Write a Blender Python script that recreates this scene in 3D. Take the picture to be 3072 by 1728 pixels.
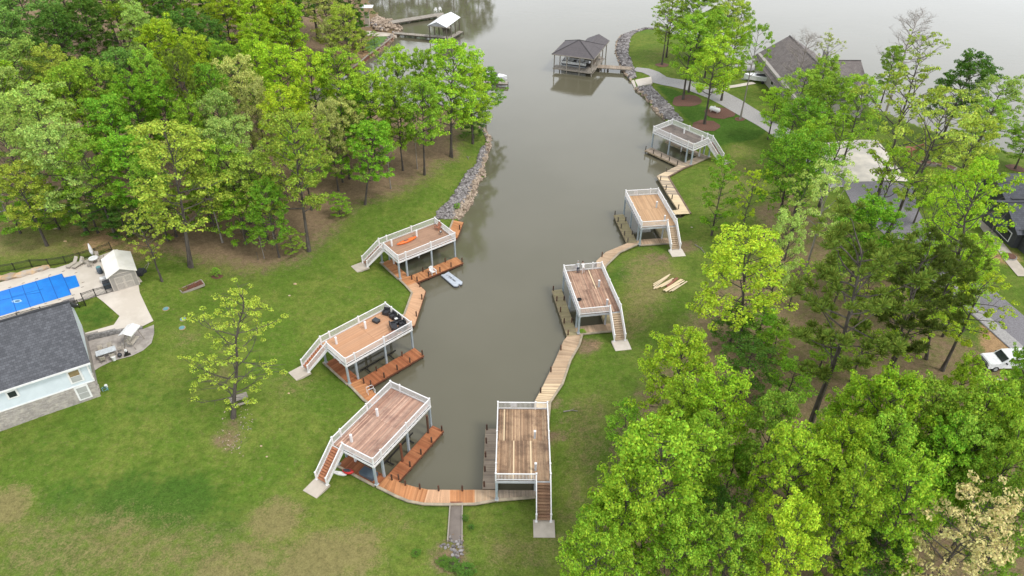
import bpy, bmesh, math, random
import numpy as np
from mathutils import Vector, Matrix

for o in list(bpy.data.objects): bpy.data.objects.remove(o, do_unlink=True)
SC = bpy.context.scene
COL = SC.collection
R = math.radians

# ---------------------------------------------------------------- camera
PITCH, ROLL, FPX, CAMZ = 0.641628, 0.0020215, 2159.24, 59.28     # metres above the lake, focal length in photo pixels
cd = bpy.data.cameras.new('camera'); cam = bpy.data.objects.new('camera', cd); COL.objects.link(cam)
cd.sensor_width = 36; cd.lens = 36*FPX/3072; cd.clip_end = 6000; cd.clip_start = .5
cam.matrix_world = Matrix.Translation((0,0,CAMZ)) @ Matrix.Rotation(math.pi/2-PITCH, 4, 'X') @ Matrix.Rotation(ROLL, 4, 'Z')
SC.camera = cam

# ---------------------------------------------------------------- sky, sun, exposure
SUN_ELEV, SUN_AZ = R(58), R(118)           # azimuth clockwise from +Y (photo direction)
w = bpy.data.worlds.new('World'); SC.world = w; w.use_nodes = True
nt = w.node_tree; bg = nt.nodes['Background']; bg.inputs['Strength'].default_value = 0.1
sky = nt.nodes.new('ShaderNodeTexSky'); sky.sky_type = 'NISHITA'; sky.sun_disc = False
sky.sun_elevation = SUN_ELEV; sky.sun_rotation = SUN_AZ; sky.air_density = 1.2; sky.dust_density = 3
tc = nt.nodes.new('ShaderNodeTexCoord'); sx = nt.nodes.new('ShaderNodeSeparateXYZ'); nt.links.new(tc.outputs['Generated'], sx.inputs[0])
mr = nt.nodes.new('ShaderNodeMapRange'); mr.interpolation_type = 'SMOOTHSTEP'
mr.inputs[1].default_value = 0.0; mr.inputs[2].default_value = .9; mr.inputs[3].default_value = 0; mr.inputs[4].default_value = 1
nt.links.new(sx.outputs['Z'], mr.inputs[0])
cl = nt.nodes.new('ShaderNodeMix'); cl.data_type = 'RGBA'      # even cloud layer, a little paler to the horizon
cl.inputs[6].default_value = (19.2, 19.9, 21.0, 1); cl.inputs[7].default_value = (7.4, 7.6, 7.8, 1)
nt.links.new(mr.outputs[0], cl.inputs[0])
mx = nt.nodes.new('ShaderNodeMix'); mx.data_type = 'RGBA'; mx.inputs[0].default_value = .88
nt.links.new(sky.outputs[0], mx.inputs[6]); nt.links.new(cl.outputs[2], mx.inputs[7]); nt.links.new(mx.outputs[2], bg.inputs['Color'])
sd = bpy.data.lights.new('sun', 'SUN'); sd.energy = 1.5; sd.angle = R(12); sd.color = (1, .96, .9)
so = bpy.data.objects.new('sun', sd); COL.objects.link(so)
sdir = Vector((math.sin(SUN_AZ)*math.cos(SUN_ELEV), math.cos(SUN_AZ)*math.cos(SUN_ELEV), math.sin(SUN_ELEV)))
so.rotation_euler = sdir.to_track_quat('Z', 'Y').to_euler()
SC.view_settings.view_transform = 'Standard'; SC.view_settings.look = 'None'; SC.view_settings.gamma = 1
SC.view_settings.use_curve_mapping = False; SC.view_settings.exposure = 0.45
SC.render.engine = 'CYCLES'
SC.cycles.max_bounces = 6; SC.cycles.diffuse_bounces = 2; SC.cycles.transmission_bounces = 3; SC.cycles.transparent_max_bounces = 6

# ---------------------------------------------------------------- measuring: photo pixel -> point in the place
_c, _s = math.cos(PITCH), math.sin(PITCH)
def at(px, py, z):
    dx, dy = px-1536, py-864; cr, sr = math.cos(ROLL), math.sin(ROLL)
    u = (dx*cr+dy*sr)/FPX; v = -(-dx*sr+dy*cr)/FPX
    d = (u, _c+v*_s, -_s+v*_c); k = (z-CAMZ)/d[2]
    return Vector((d[0]*k, d[1]*k, z))
def pix(P):
    x, y, z = P[0], P[1], P[2]-CAMZ
    d = y*_c-z*_s; up = y*_s+z*_c; u = x/d*FPX; v = -up/d*FPX
    cr, sr = math.cos(ROLL), math.sin(ROLL)
    return 1536+u*cr-v*sr, 864+u*sr+v*cr
VS = 3072/2576

DOCKS = {'A': (-13.271,50.966,1.037,1), 'B': (-17.183,64.975,.768,1), 'C': (-13.384,85.363,.659,1), 'D': (30.63,120.245,2.253,-1),
         'E': (20.803,94.185,1.700,-1), 'F': (10.149,73.951,1.725,-1), 'H': (1.124,48.527,1.565,-1)}
DL, DW, ZW, ZDK = 9.434, 5.33, 0.65, 3.64
def dk(n, u, v):            # dock coordinates: u outwards along its length, v towards the finger pier; -> xy
    x, y, a, m = DOCKS[n]
    return Vector((x+math.cos(a)*u+math.sin(a)*v*m, y+math.sin(a)*u-math.cos(a)*v*m, 0))

def P2(l, z=.5): return [at(x, y, z).xy for x, y in l]
# dock walkways: pairs (land edge, water edge)
def wp(l): return [(at(a[0],a[1],ZW).xy if not isinstance(a, Vector) else a.xy, at(b[0],b[1],ZW).xy if not isinstance(b, Vector) else b.xy) for a, b in l]
WALKS = {
 'stub': wp([((1361.7,660.6),(1389.8,666.4)), ((1347,697),(1372,712)), (dk('C',4.2,-2.5), dk('C',4.7,-1.1))]),
 'CB': wp([((1199,836), dk('C',-3.25,2.75)), ((1222,858),(1248,847)), ((1239,878),(1276.5,873)), ((1214.4,944.5),(1243.7,975)), (dk('B',3.5,-2.5), dk('B',4.7,-1.2))]),
 'BA': wp([((1047.7,1151), dk('B',-3.25,2.75)), ((1070,1173), dk('B',-3.25,4.55)), ((1093,1197),(1122,1178)), (dk('A',3.3,-2.5), dk('A',4.6,-1.2))]),
 'AH': wp([((1133,1457), dk('A',-3.25,2.75)), ((1190,1486),(1195.6,1446.6)), ((1225,1500),(1238,1459)), ((1272,1509),(1284,1469)), ((1350,1510.4),(1350,1469.7)), ((1424,1509),(1424,1469.7)), ((1486,1498),(1484,1470)), ((1606,1488),(1606,1471))]),
 'HF': wp([(dk('H',3.4,-2.5), dk('H',4.6,-1.2)), ((1647,1206),(1605,1203)), ((1684,1152),(1632,1152)), ((1708.5,1080),(1666.5,1080)), ((1735.6,1033),(1692,1021)), ((1744,1003), dk('F',-4.95,4.0))]),
 'FE': wp([(dk('F',3.4,-2.5), dk('F',4.6,-1.2)), ((1814.5,797.5),(1790,782)), ((1857,757),(1818,756)), ((1920.5,728.4), dk('E',-4.0,4.2))]),
 'ED': wp([((2069.4,640.5),(2042.5,642)), ((2036,585),(2004,583)), ((2003,530.5),(1971,527.5)), ((2050,504),(2021,502.5)), (dk('D',-4.75,2.5), dk('D',-3.4,2.75))]),
}
def mids(k, t=.45): return [a.lerp(b, t) for a, b in WALKS[k]]
def rz(l, s, ox, oy): return [(ox+x/s, oy+y/s) for x, y in l]
RIP_R_OUT = rz([(640,1200),(530,1090),(400,920),(280,825)], 4.025,1840,60)
RIP_R_IN = rz([(840,1225),(700,1050),(560,920),(450,795)], 4.025,1840,60)
RIP_U_OUT = rz([(215,725),(150,650),(100,540),(50,400),(60,260),(110,180),(250,130),(380,95),(540,105)], 4.025,1840,60)
RIP_U_IN = rz([(260,700),(255,620),(220,530),(168,400),(182,280),(212,190),(270,150),(390,112),(540,120)], 4.025,1840,60)
RIP_L_OUT = rz([(1395,250),(1345,450),(1295,560),(1310,690),(1210,800),(1170,950),(1110,1080),(1010,1230),(930,1340)], 4.83,1180,380)
RIP_L_IN = rz([(1290,300),(1230,430),(1210,560),(1060,665),(985,800),(900,950),(800,1090),(640,1220),(610,1340)], 4.83,1180,380)
SHORE = ([Vector((-6,420)), Vector((-8,300)), Vector((-8,246)), Vector((-16,236)), Vector((-34,229)), Vector((-44,224))] + P2([(1110,0),(1120,15),(1138,55),(1163,63),(1183,78),(1202,93),(1186,109),(1173,122),(1151,144),(1100,175),(1060,205),(1000,235),(930,262),
             (880,285),(960,305),(1060,308),(1150,312),(1250,312),(1350,315),(1420,335),(1449,380),(1470,407),(1472,428)])
  + P2(RIP_L_OUT) + mids('stub')[:2] + [dk('C',4,-2).xy, dk('C',-4,-2).xy, dk('C',-4,2.4).xy] + mids('CB')[1:4]
  + [dk('B',3.5,-2).xy, dk('B',-4,-2).xy, dk('B',-4,2.4).xy] + mids('BA')[1:3] + [dk('A',3.3,-2).xy, dk('A',-4,-2).xy, dk('A',-4,2.4).xy]
  + mids('AH')[1:] + [dk('H',-4.1,-2).xy, dk('H',3.6,-2).xy] + mids('HF')[1:5] + [dk('F',-4,2.4).xy, dk('F',-4,-2).xy, dk('F',3.6,-2).xy] + mids('FE')[1:3]
  + [dk('E',-4,2.4).xy, dk('E',-4,-2).xy, dk('E',-2.6,-2.7).xy] + P2([(2030,651),(2056,645)]) + mids('ED')[1:4] + [dk('D',-4,2.4).xy, dk('D',-4,-2).xy, dk('D',1,-2.2).xy, dk('D',3.6,-3).xy]
  + P2(RIP_R_OUT) + P2([(1898,238)]) + P2(RIP_U_OUT)
  + P2([(2080,118),(2180,168),(2300,205),(2450,262),(2600,312),(2750,372),(2900,425),(3072,462),(3400,520)]))
LANDP = np.array([(p[0], p[1]) for p in SHORE] + [(320,150),(320,-60),(-320,-60),(-320,420)])

def seg_dist(X, Y, poly, closed=True):
    D = np.full(X.shape, 1e9); n = len(poly)
    for i in range(n if closed else n-1):
        ax, ay = poly[i]; bx_, by_ = poly[(i+1) % n]; dx, dy = bx_-ax, by_-ay
        t = np.clip(((X-ax)*dx+(Y-ay)*dy)/(dx*dx+dy*dy+1e-12), 0, 1)
        D = np.minimum(D, np.hypot(X-ax-t*dx, Y-ay-t*dy))
    return D
def inside(X, Y, poly):
    r = np.zeros(X.shape, bool); n = len(poly); j = n-1
    for i in range(n):
        xi, yi = poly[i]; xj, yj = poly[j]
        if yi != yj:
            r ^= ((yi > Y) != (yj > Y)) & (X < (xj-xi)*(Y-yi)/(yj-yi)+xi)
        j = i
    return r
def sstep(a, b, x):
    t = np.clip((x-a)/(b-a), 0, 1); return t*t*(3-2*t)
POOL_Z, PATIO_Z = 4.0, 3.2
def poly_at(l, z): return np.array([tuple(at(x, y, z).xy) for x, y in l])
POOL_PX = [(-160,890),(0,848),(145,806),(165,806),(200,795),(290,772),(352,748),(430,845),(342,877),(289,890),(251,903),(197,917),(0,985),(-160,1030)]
PATIO_PX = [(249,1022),(377,992),(430,988),(462,975),(463,1000),(455,1030),(430,1052),(395,1069),(340,1083),(300,1102),(270,1122),(262,1070)]
FLAT = [(poly_at(POOL_PX, POOL_Z), POOL_Z, 9.), (poly_at(PATIO_PX, PATIO_Z), PATIO_Z, 7.)]
def height(X, Y):
    X = np.atleast_1d(np.asarray(X, float)); Y = np.atleast_1d(np.asarray(Y, float))
    D = seg_dist(X, Y, LANDP); ins = inside(X, Y, LANDP)
    s = .15 + .12*sstep(-8, -15, X)*sstep(46, 58, Y)
    rug = .10*np.sin(X*.21+1.3)*np.cos(Y*.17)+.06*np.sin(X*.53+Y*.41)
    h = .42+.2*sstep(.7, 1.5, D)+s*np.clip(D-1.2, 0, 5)+.05*np.clip(D-6, 0, 45)+rug*sstep(3, 12, D)
    for pg, z, fo in FLAT:
        d = np.where(inside(X, Y, pg), 0, seg_dist(X, Y, pg)); wt = 1-sstep(0, fo, d)
        h = h*(1-wt)+z*wt
    return np.where(ins, h, -.25-.45*np.minimum(D, 4))
def hz(x, y): return float(height(x, y)[0])
def gnd(px, py):
    z = 2.
    for _ in range(9):
        p = at(px, py, z); z = .5*z+.5*hz(p.x, p.y)
    p = at(px, py, z); return Vector((p.x, p.y, hz(p.x, p.y)))
def gv(x, y): return gnd(x*VS, y*VS)

# ---------------------------------------------------------------- materials
MATS = {}
def node(nt, t, **k):
    n = nt.nodes.new('ShaderNode'+t)
    for a, b in k.items(): setattr(n, a, b)
    return n
def mixc(nt, f, a, b, blend='MIX'):
    m = node(nt, 'Mix', data_type='RGBA', blend_type=blend); L = nt.links
    for s, v in ((0, f), (6, a), (7, b)):
        if hasattr(v, 'is_linked') or hasattr(v, 'links'): L.new(v, m.inputs[s])
        elif s == 0: m.inputs[s].default_value = v
        else: m.inputs[s].default_value = (*v, 1) if len(v) == 3 else v
    return m.outputs[2]
def mval(nt, op, a, b=None, clamp=False):
    m = node(nt, 'Math', operation=op, use_clamp=clamp)
    for i, v in enumerate((a, b)):
        if v is None: continue
        if hasattr(v, 'links'): nt.links.new(v, m.inputs[i])
        else: m.inputs[i].default_value = v
    return m.outputs[0]
def noise(nt, vec, scale, detail=3, rough=.6, stretch=None):
    if stretch:
        mp = node(nt, 'Mapping'); mp.inputs['Scale'].default_value = stretch; nt.links.new(vec, mp.inputs[0]); vec = mp.outputs[0]
    n = node(nt, 'TexNoise'); n.inputs['Scale'].default_value = scale; n.inputs['Detail'].default_value = detail; n.inputs['Roughness'].default_value = rough
    nt.links.new(vec, n.inputs['Vector']); return n.outputs['Fac']
def ramp(nt, f, a, b):
    m = node(nt, 'MapRange', interpolation_type='SMOOTHSTEP'); m.inputs[1].default_value = a; m.inputs[2].default_value = b
    nt.links.new(f, m.inputs[0]); return m.outputs[0]
def pos(nt): return node(nt, 'NewGeometry').outputs['Position']
def newmat(name):
    m = bpy.data.materials.new(name); m.use_nodes = True; nt = m.node_tree
    return m, nt, nt.nodes['Principled BSDF']
def bump(nt, bs, h, strength=.3, dist=.02):
    b = node(nt, 'Bump'); b.inputs['Strength'].default_value = strength; b.inputs['Distance'].default_value = dist
    nt.links.new(h, b.inputs['Height']); nt.links.new(b.outputs[0], bs.inputs['Normal'])
def plain(name, c, rough=.6, c2=None, scale=3., rand=.0, metal=0, detail=4, stretch=None, bmp=0, lo=.35, hi=.65, spec=.5):
    """one colour with a second one worked in by noise in world space, and a little difference from piece to piece"""
    m, nt, bs = newmat(name); bs.inputs['Roughness'].default_value = rough; bs.inputs['Metallic'].default_value = metal
    bs.inputs['Specular IOR Level'].default_value = spec
    f = noise(nt, pos(nt), scale, detail, .65, stretch)
    c2 = c2 or tuple(x*.82 for x in c)
    col = mixc(nt, ramp(nt, f, lo, hi), c, c2)
    if rand:
        r = node(nt, 'ObjectInfo').outputs['Random']
        hsv = node(nt, 'HueSaturation'); nt.links.new(col, hsv.inputs['Color'])
        nt.links.new(mval(nt, 'ADD', mval(nt, 'MULTIPLY', r, rand*2), 1-rand), hsv.inputs['Value']); col = hsv.outputs[0]
    nt.links.new(col, bs.inputs['Base Color'])
    if bmp: bump(nt, bs, f, bmp)
    MATS[name] = m; return m
def planks(name, c, c2, dark, rand=.25, wear=.35, rough=.75):
    """wood boards: each board its own tone, grain along local X, dark weather streaks"""
    m, nt, bs = newmat(name); bs.inputs['Roughness'].default_value = rough; bs.inputs['Specular IOR Level'].default_value = .25
    oi = node(nt, 'ObjectInfo'); r = oi.outputs['Random']
    tcn = node(nt, 'TexCoord'); v = node(nt, 'VectorMath', operation='ADD'); nt.links.new(tcn.outputs['Object'], v.inputs[0])
    cx = node(nt, 'CombineXYZ'); nt.links.new(mval(nt, 'MULTIPLY', r, 37.), cx.inputs[0]); nt.links.new(mval(nt, 'MULTIPLY', r, 91.), cx.inputs[1]); nt.links.new(cx.outputs[0], v.inputs[1])
    g = noise(nt, v.outputs[0], 4., 5, .7, (.9, 3, 3))
    wv = noise(nt, pos(nt), .55, 4, .65)
    fine = noise(nt, pos(nt), 9., 3, .7)
    col = mixc(nt, r, c, c2)
    col = mixc(nt, mval(nt, 'MULTIPLY', ramp(nt, g, .42, .68), wear), col, dark)
    col = mixc(nt, mval(nt, 'MULTIPLY', ramp(nt, wv, .42, .7), wear*.7), col, dark)
    hsv = node(nt, 'HueSaturation'); nt.links.new(col, hsv.inputs['Color'])
    r2 = mval(nt, 'FRACT', mval(nt, 'MULTIPLY', r, 13.37))
    nt.links.new(mval(nt, 'ADD', mval(nt, 'ADD', mval(nt, 'MULTIPLY', r2, rand*2), 1-rand-.08), mval(nt, 'MULTIPLY', fine, .16)), hsv.inputs['Value'])
    nt.links.new(hsv.outputs[0], bs.inputs['Base Color']); bump(nt, bs, g, .15, .004)
    MATS[name] = m; return m

planks('deck_cedar', (.50,.27,.15), (.56,.33,.20), (.36,.19,.11), .08, .25)          # B
planks('deck_pinkish', (.46,.26,.18), (.60,.41,.31), (.18,.10,.085), .24, .85)          # A
planks('deck_brown', (.36,.22,.15), (.42,.26,.17), (.22,.13,.09), .10, .45)           # C
planks('deck_grey', (.20,.17,.15), (.26,.21,.18), (.06,.055,.055), .2, .9)            # D
planks('deck_tan', (.47,.29,.16), (.55,.36,.21), (.33,.19,.11), .10, .35)             # E
planks('deck_weathered', (.38,.22,.15), (.54,.37,.26), (.15,.085,.065), .26, .9)       # F
planks('deck_rough', (.36,.22,.13), (.54,.37,.23), (.11,.065,.045), .26, 1.)          # H
planks('walk_orange', (.46,.20,.085), (.58,.28,.13), (.32,.13,.05), .16, .45)
planks('walk_red', (.33,.115,.05), (.44,.18,.08), (.20,.065,.03), .18, .5)
planks('walk_peach', (.58,.34,.20), (.62,.38,.23), (.44,.25,.14), .10, .3)
planks('walk_tan', (.44,.31,.20), (.56,.41,.28), (.30,.20,.13), .16, .5)
planks('walk_grey', (.34,.28,.22), (.40,.32,.24), (.22,.17,.13), .18, .6)
planks('walk_moss', (.34,.28,.17), (.38,.33,.17), (.22,.18,.11), .12, .6)
planks('walk_new', (.72,.58,.38), (.68,.53,.34), (.55,.40,.25), .08, .25)
planks('tread_red', (.40,.17,.09), (.46,.21,.11), (.26,.10,.06), .12, .35)
planks('tread_dark', (.24,.13,.08), (.36,.23,.14), (.12,.07,.05), .2, .6)
planks('tread_tan', (.52,.40,.28), (.56,.43,.30), (.36,.26,.18), .1, .4)
planks('lumber', (.78,.63,.40), (.72,.60,.44), (.55,.42,.28), .12, .25)
planks('grey_boards', (.30,.27,.23), (.35,.31,.26), (.19,.17,.15), .15, .5)
plain('white_paint', (.80,.79,.79), .45, (.72,.71,.71), 2.)
plain('white_roof', (.80,.77,.72), .5, (.72,.69,.63), .7)
plain('white_metal_roof', (.82,.84,.85), .35, (.76,.78,.80), .6)
plain('grey_post', (.36,.42,.46), .5, (.30,.35,.38), 1.5)
plain('grey_beam', (.50,.52,.54), .6, (.40,.40,.42), 1.)
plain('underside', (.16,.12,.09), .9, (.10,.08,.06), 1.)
plain('pile_brown', (.10,.045,.025), .7, (.06,.03,.02), 4., .3)
plain('pile_grey', (.13,.11,.085), .8, (.08,.065,.05), 4., .3)
plain('fascia_red', (.17,.06,.03), .7, (.12,.045,.025), 2.)
plain('fascia_tan', (.38,.30,.19), .8, (.24,.19,.12), 1.5)
plain('bulkhead', (.42,.35,.25), .85, (.28,.24,.18), 1.2)
plain('bulkhead_dark', (.13,.085,.06), .85, (.20,.14,.10), 1.2)
plain('concrete', (.50,.44,.37), .85, (.40,.35,.29), .5, bmp=.1)
plain('concrete_pale', (.62,.56,.49), .85, (.54,.48,.41), .35, bmp=.1)
plain('concrete_pad', (.60,.55,.48), .8, (.44,.41,.37), .22, lo=.4, hi=.62)
plain('patio', (.42,.38,.34), .85, (.25,.22,.20), .45, lo=.45, hi=.68)
plain('asphalt_gravel', (.24,.23,.25), .95, (.14,.13,.14), 7., detail=6, lo=.3, hi=.7, bmp=.3)
plain('gravel_pale', (.40,.38,.37), .95, (.27,.26,.26), 6., detail=6, bmp=.3)
plain('mulch', (.16,.075,.05), .95, (.09,.045,.03), 9., detail=6, bmp=.4)
plain('dirt', (.44,.29,.18), .95, (.34,.22,.13), 2., detail=6, bmp=.2)
def rockmat(name, c, c2):
    m, nt, bs = newmat(name); bs.inputs['Roughness'].default_value = .9; r = node(nt, 'NewGeometry').outputs['Random Per Island']; f = noise(nt, pos(nt), 3., 5, .7)
    col = mixc(nt, r, c, c2); col = mixc(nt, mval(nt, 'MULTIPLY', ramp(nt, f, .45, .7), .5), col, tuple(x*.4 for x in c2)); nt.links.new(col, bs.inputs['Base Color']); bump(nt, bs, f, .4); MATS[name] = m
rockmat('rock', (.36,.335,.33), (.085,.073,.07))
rockmat('rock_tan', (.50,.40,.31), (.18,.13,.09))
plain('boulder', (.50,.33,.17), .9, (.38,.34,.30), .9, detail=5, bmp=.4, rand=.15)
plain('stone_wall', (.30,.29,.28), .9, (.17,.165,.16), 3., .3, bmp=.3)
plain('stone_veneer', (.42,.38,.34), .9, (.32,.29,.27), 2.5, .16, bmp=.3)
plain('mortar', (.30,.27,.24), .95)
plain('siding', (.60,.66,.70), .6, (.56,.62,.66), 1.2)
plain('shed_siding', (.36,.33,.30), .7, (.31,.29,.26), 2.)
plain('shed_trim', (.55,.50,.44), .6)
plain('charcoal', (.055,.057,.062), .7, (.04,.042,.047), 1.)
plain('black_metal', (.02,.018,.017), .5)
plain('wicker', (.02,.02,.022), .6, (.035,.035,.04), 30.)
plain('cushion_dark', (.04,.042,.05), .8)
plain('glass_dark', (.03,.035,.04), .08)
plain('glass_blind', (.42,.42,.41), .2, (.36,.36,.35), .8)
plain('glass_tan', (.30,.22,.12), .12)
plain('kayak_orange', (.85,.16,.02), .35)
plain('red_plastic', (.55,.02,.02), .4)
plain('boat_white', (.46,.50,.56), .4, (.38,.42,.48), 1.5)
plain('sticker_black', (.02,.02,.02), .5)
plain('hull_dark', (.05,.05,.06), .5)
plain('white_plastic', (.80,.80,.79), .4)
plain('car_white', (.80,.81,.82), .25)
plain('tyre', (.02,.02,.02), .8)
plain('chrome_grey', (.35,.36,.37), .3)
plain('teal_lid', (.10,.26,.28), .6, (.16,.30,.32), 3.)
plain('barrel_blue', (.08,.11,.14), .5)
plain('furniture_taupe', (.30,.26,.22), .6)
plain('sling_tan', (.48,.43,.36), .8)
plain('glass_table', (.55,.58,.60), .15)
plain('canopy_white', (.82,.81,.80), .7)
plain('rust_wood', (.30,.12,.07), .8, (.2,.08,.05), 4.)
plain('bark', (.10,.085,.07), .95, (.05,.04,.033), 3., detail=5, bmp=.4, stretch=(1,1,.25))
plain('bark_pale', (.28,.25,.22), .95, (.17,.15,.13), 3., detail=5, bmp=.3, stretch=(1,1,.25))
plain('twig_grey', (.30,.26,.23), .95, (.22,.19,.17), 2.)
plain('skin', (.45,.27,.19), .6); plain('hair_brown', (.08,.05,.03), .8); plain('hair_grey', (.35,.34,.33), .8)
plain('denim', (.02,.03,.06), .9); plain('cloth_white', (.70,.69,.67), .9); plain('cloth_grey', (.45,.46,.46), .9); plain('cloth_pale', (.66,.60,.58), .9); plain('shoe_dark', (.03,.03,.03), .7)

def shingles(name, c, c2, sc=1.):
    """asphalt shingles: courses and tabs in the roof's own coordinates (x along the eave, y up the slope)"""
    m, nt, bs = newmat(name); bs.inputs['Roughness'].default_value = .9
    tcn = node(nt, 'TexCoord'); b = node(nt, 'TexBrick'); nt.links.new(tcn.outputs['UV'], b.inputs['Vector'])
    b.inputs['Scale'].default_value = 1; b.inputs['Brick Width'].default_value = .34*sc; b.inputs['Row Height'].default_value = .26*sc
    b.inputs['Mortar Size'].default_value = .012; b.inputs['Bias'].default_value = 0; b.offset = .37
    b.inputs['Color1'].default_value = (*c, 1); b.inputs['Color2'].default_value = (*c2, 1); b.inputs['Mortar'].default_value = (*[x*.5 for x in c2], 1)
    n = noise(nt, pos(nt), 1.3, 5, .7); n2 = noise(nt, pos(nt), 14., 2, .7)
    hsv = node(nt, 'HueSaturation'); nt.links.new(b.outputs['Color'], hsv.inputs['Color'])
    nt.links.new(mval(nt, 'ADD', mval(nt, 'MULTIPLY', n, .5), mval(nt, 'ADD', mval(nt, 'MULTIPLY', n2, .5), .45)), hsv.inputs['Value'])
    nt.links.new(hsv.outputs[0], bs.inputs['Base Color']); bump(nt, bs, b.outputs['Fac'], -.4, .02); MATS[name] = m
shingles('shingle_slate', (.112,.116,.13), (.07,.073,.083), 1.0)
shingles('shingle_brown', (.20,.175,.165), (.14,.12,.115), 1.4)
shingles('shingle_dark', (.085,.09,.105), (.06,.063,.075), 1.3)
shingles('metal_taupe', (.115,.103,.108), (.108,.097,.102), 2.5)

def leafmat(name, transl=.36, vary=.45):
    m, nt, bs = newmat(name); nt.nodes.remove(bs); out = nt.nodes['Material Output']
    oi = node(nt, 'ObjectInfo'); g = node(nt, 'NewGeometry')
    hsv = node(nt, 'HueSaturation'); nt.links.new(oi.outputs['Color'], hsv.inputs['Color'])
    r = g.outputs['Random Per Island']
    nt.links.new(mval(nt, 'ADD', mval(nt, 'MULTIPLY', r, vary*2), 1-vary), hsv.inputs['Value'])
    r2 = mval(nt, 'FRACT', mval(nt, 'MULTIPLY', r, 17.3))
    nt.links.new(mval(nt, 'ADD', mval(nt, 'MULTIPLY', r2, .05), .475), hsv.inputs['Hue'])
    d = node(nt, 'BsdfDiffuse'); t = node(nt, 'BsdfTranslucent'); mxs = node(nt, 'MixShader'); mxs.inputs[0].default_value = transl
    nt.links.new(hsv.outputs[0], d.inputs[0]); nt.links.new(hsv.outputs[0], t.inputs[0])
    nt.links.new(d.outputs[0], mxs.inputs[1]); nt.links.new(t.outputs[0], mxs.inputs[2]); nt.links.new(mxs.outputs[0], out.inputs[0]); MATS[name] = m
leafmat('leaf'); leafmat('needle', .15, .35)

# ---------------------------------------------------------------- building helpers
class MB:
    def __init__(s): s.v = []; s.f = []; s.uv = None
    def poly(s, pts, faces):
        o = len(s.v); s.v += [tuple(p) for p in pts]; s.f += [tuple(i+o for i in f) for f in faces]; return s
    def box(s, c, d, rz_=0, ry=0):
        x, y, z = d[0]/2, d[1]/2, d[2]/2; M = Matrix.Rotation(rz_, 3, 'Z') @ Matrix.Rotation(ry, 3, 'Y'); c = Vector(c)
        return s.poly([c+M @ Vector((a*x, b*y, e*z)) for e in (-1,1) for b in (-1,1) for a in (-1,1)],
                      [(0,2,3,1),(4,5,7,6),(0,1,5,4),(2,6,7,3),(0,4,6,2),(1,3,7,5)])
    def bar(s, a, b, wd, ht=None, up=(0,0,1)):
        a, b = Vector(a), Vector(b); ht = ht or wd; d = (b-a).normalized(); u = Vector(up)
        if abs(d.dot(u)) > .98: u = Vector((0,1,0))
        sd = d.cross(u).normalized()*wd/2; up_ = sd.cross(d).normalized()*ht/2
        return s.poly([p+sd*i+up_*j for p in (a, b) for j in (-1,1) for i in (-1,1)], [(0,1,3,2),(4,6,7,5),(0,4,5,1),(2,3,7,6),(0,2,6,4),(1,5,7,3)])
    def tube(s, pts, rad, n=6, cap=True):
        pts = [Vector(p) for p in pts]; o = len(s.v); m = len(pts)
        for i, p in enumerate(pts):
            d = (pts[min(i+1, m-1)]-pts[max(i-1, 0)]).normalized(); u = Vector((1,0,0)) if abs(d.x) < .8 else Vector((0,1,0))
            a = d.cross(u).normalized(); b = d.cross(a); r = rad[i] if hasattr(rad, '__len__') else rad
            for k in range(n):
                t = 2*math.pi*k/n; s.v.append(tuple(p+a*math.cos(t)*r+b*math.sin(t)*r))
        for i in range(m-1):
            for k in range(n): s.f.append((o+i*n+k, o+i*n+(k+1) % n, o+(i+1)*n+(k+1) % n, o+(i+1)*n+k))
        if cap: s.f.append(tuple(o+k for k in range(n))[::-1]); s.f.append(tuple(o+(m-1)*n+k for k in range(n)))
        return s
    def cyl(s, c, r, h, n=12, r2=None):
        c = Vector(c); return s.tube([c, c+Vector((0,0,h))], [r, r if r2 is None else r2], n)
    def prism(s, pts, z0, z1):
        n = len(pts); return s.poly([(p[0], p[1], z0) for p in pts]+[(p[0], p[1], z1) for p in pts],
            [tuple(range(n))[::-1], tuple(range(n, 2*n))]+[(i, (i+1) % n, n+(i+1) % n, n+i) for i in range(n)])
    def loft(s, rings, cap=True):
        n = len(rings[0]); o = len(s.v)
        for r in rings: s.v += [tuple(p) for p in r]
        for i in range(len(rings)-1):
            for k in range(n): s.f.append((o+i*n+k, o+i*n+(k+1) % n, o+(i+1)*n+(k+1) % n, o+(i+1)*n+k))
        if cap: s.f.append(tuple(o+k for k in range(n))[::-1]); s.f.append(tuple(o+(len(rings)-1)*n+k for k in range(n)))
        return s
    def mesh(s, name, mat, smooth=False):
        me = bpy.data.meshes.new(name); me.from_pydata([tuple(p) for p in s.v], [], s.f); me.materials.append(MATS[mat])
        if s.uv:
            l = me.uv_layers.new(); l.data.foreach_set('uv', [c for f in s.uv for p in f for c in p])
        if smooth: me.polygons.foreach_set('use_smooth', [True]*len(me.polygons))
        return me
def link(name, data, parent=None, label=None, cat=None, group=None, kind=None):
    o = bpy.data.objects.new(name, data); COL.objects.link(o); o.parent = parent
    if label: o['label'] = label
    if cat: o['category'] = cat
    if group: o['group'] = group
    if kind: o['kind'] = kind
    return o
def obj(name, mb, mat, parent=None, smooth=False, **k): return link(name, mb.mesh(name, mat, smooth), parent, **k)
def thing(name, label, cat, loc=(0,0,0), rz_=0, group=None):
    o = link(name, None, None, label, cat, group); o.location = loc; o.rotation_euler = (0,0,rz_); return o
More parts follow.
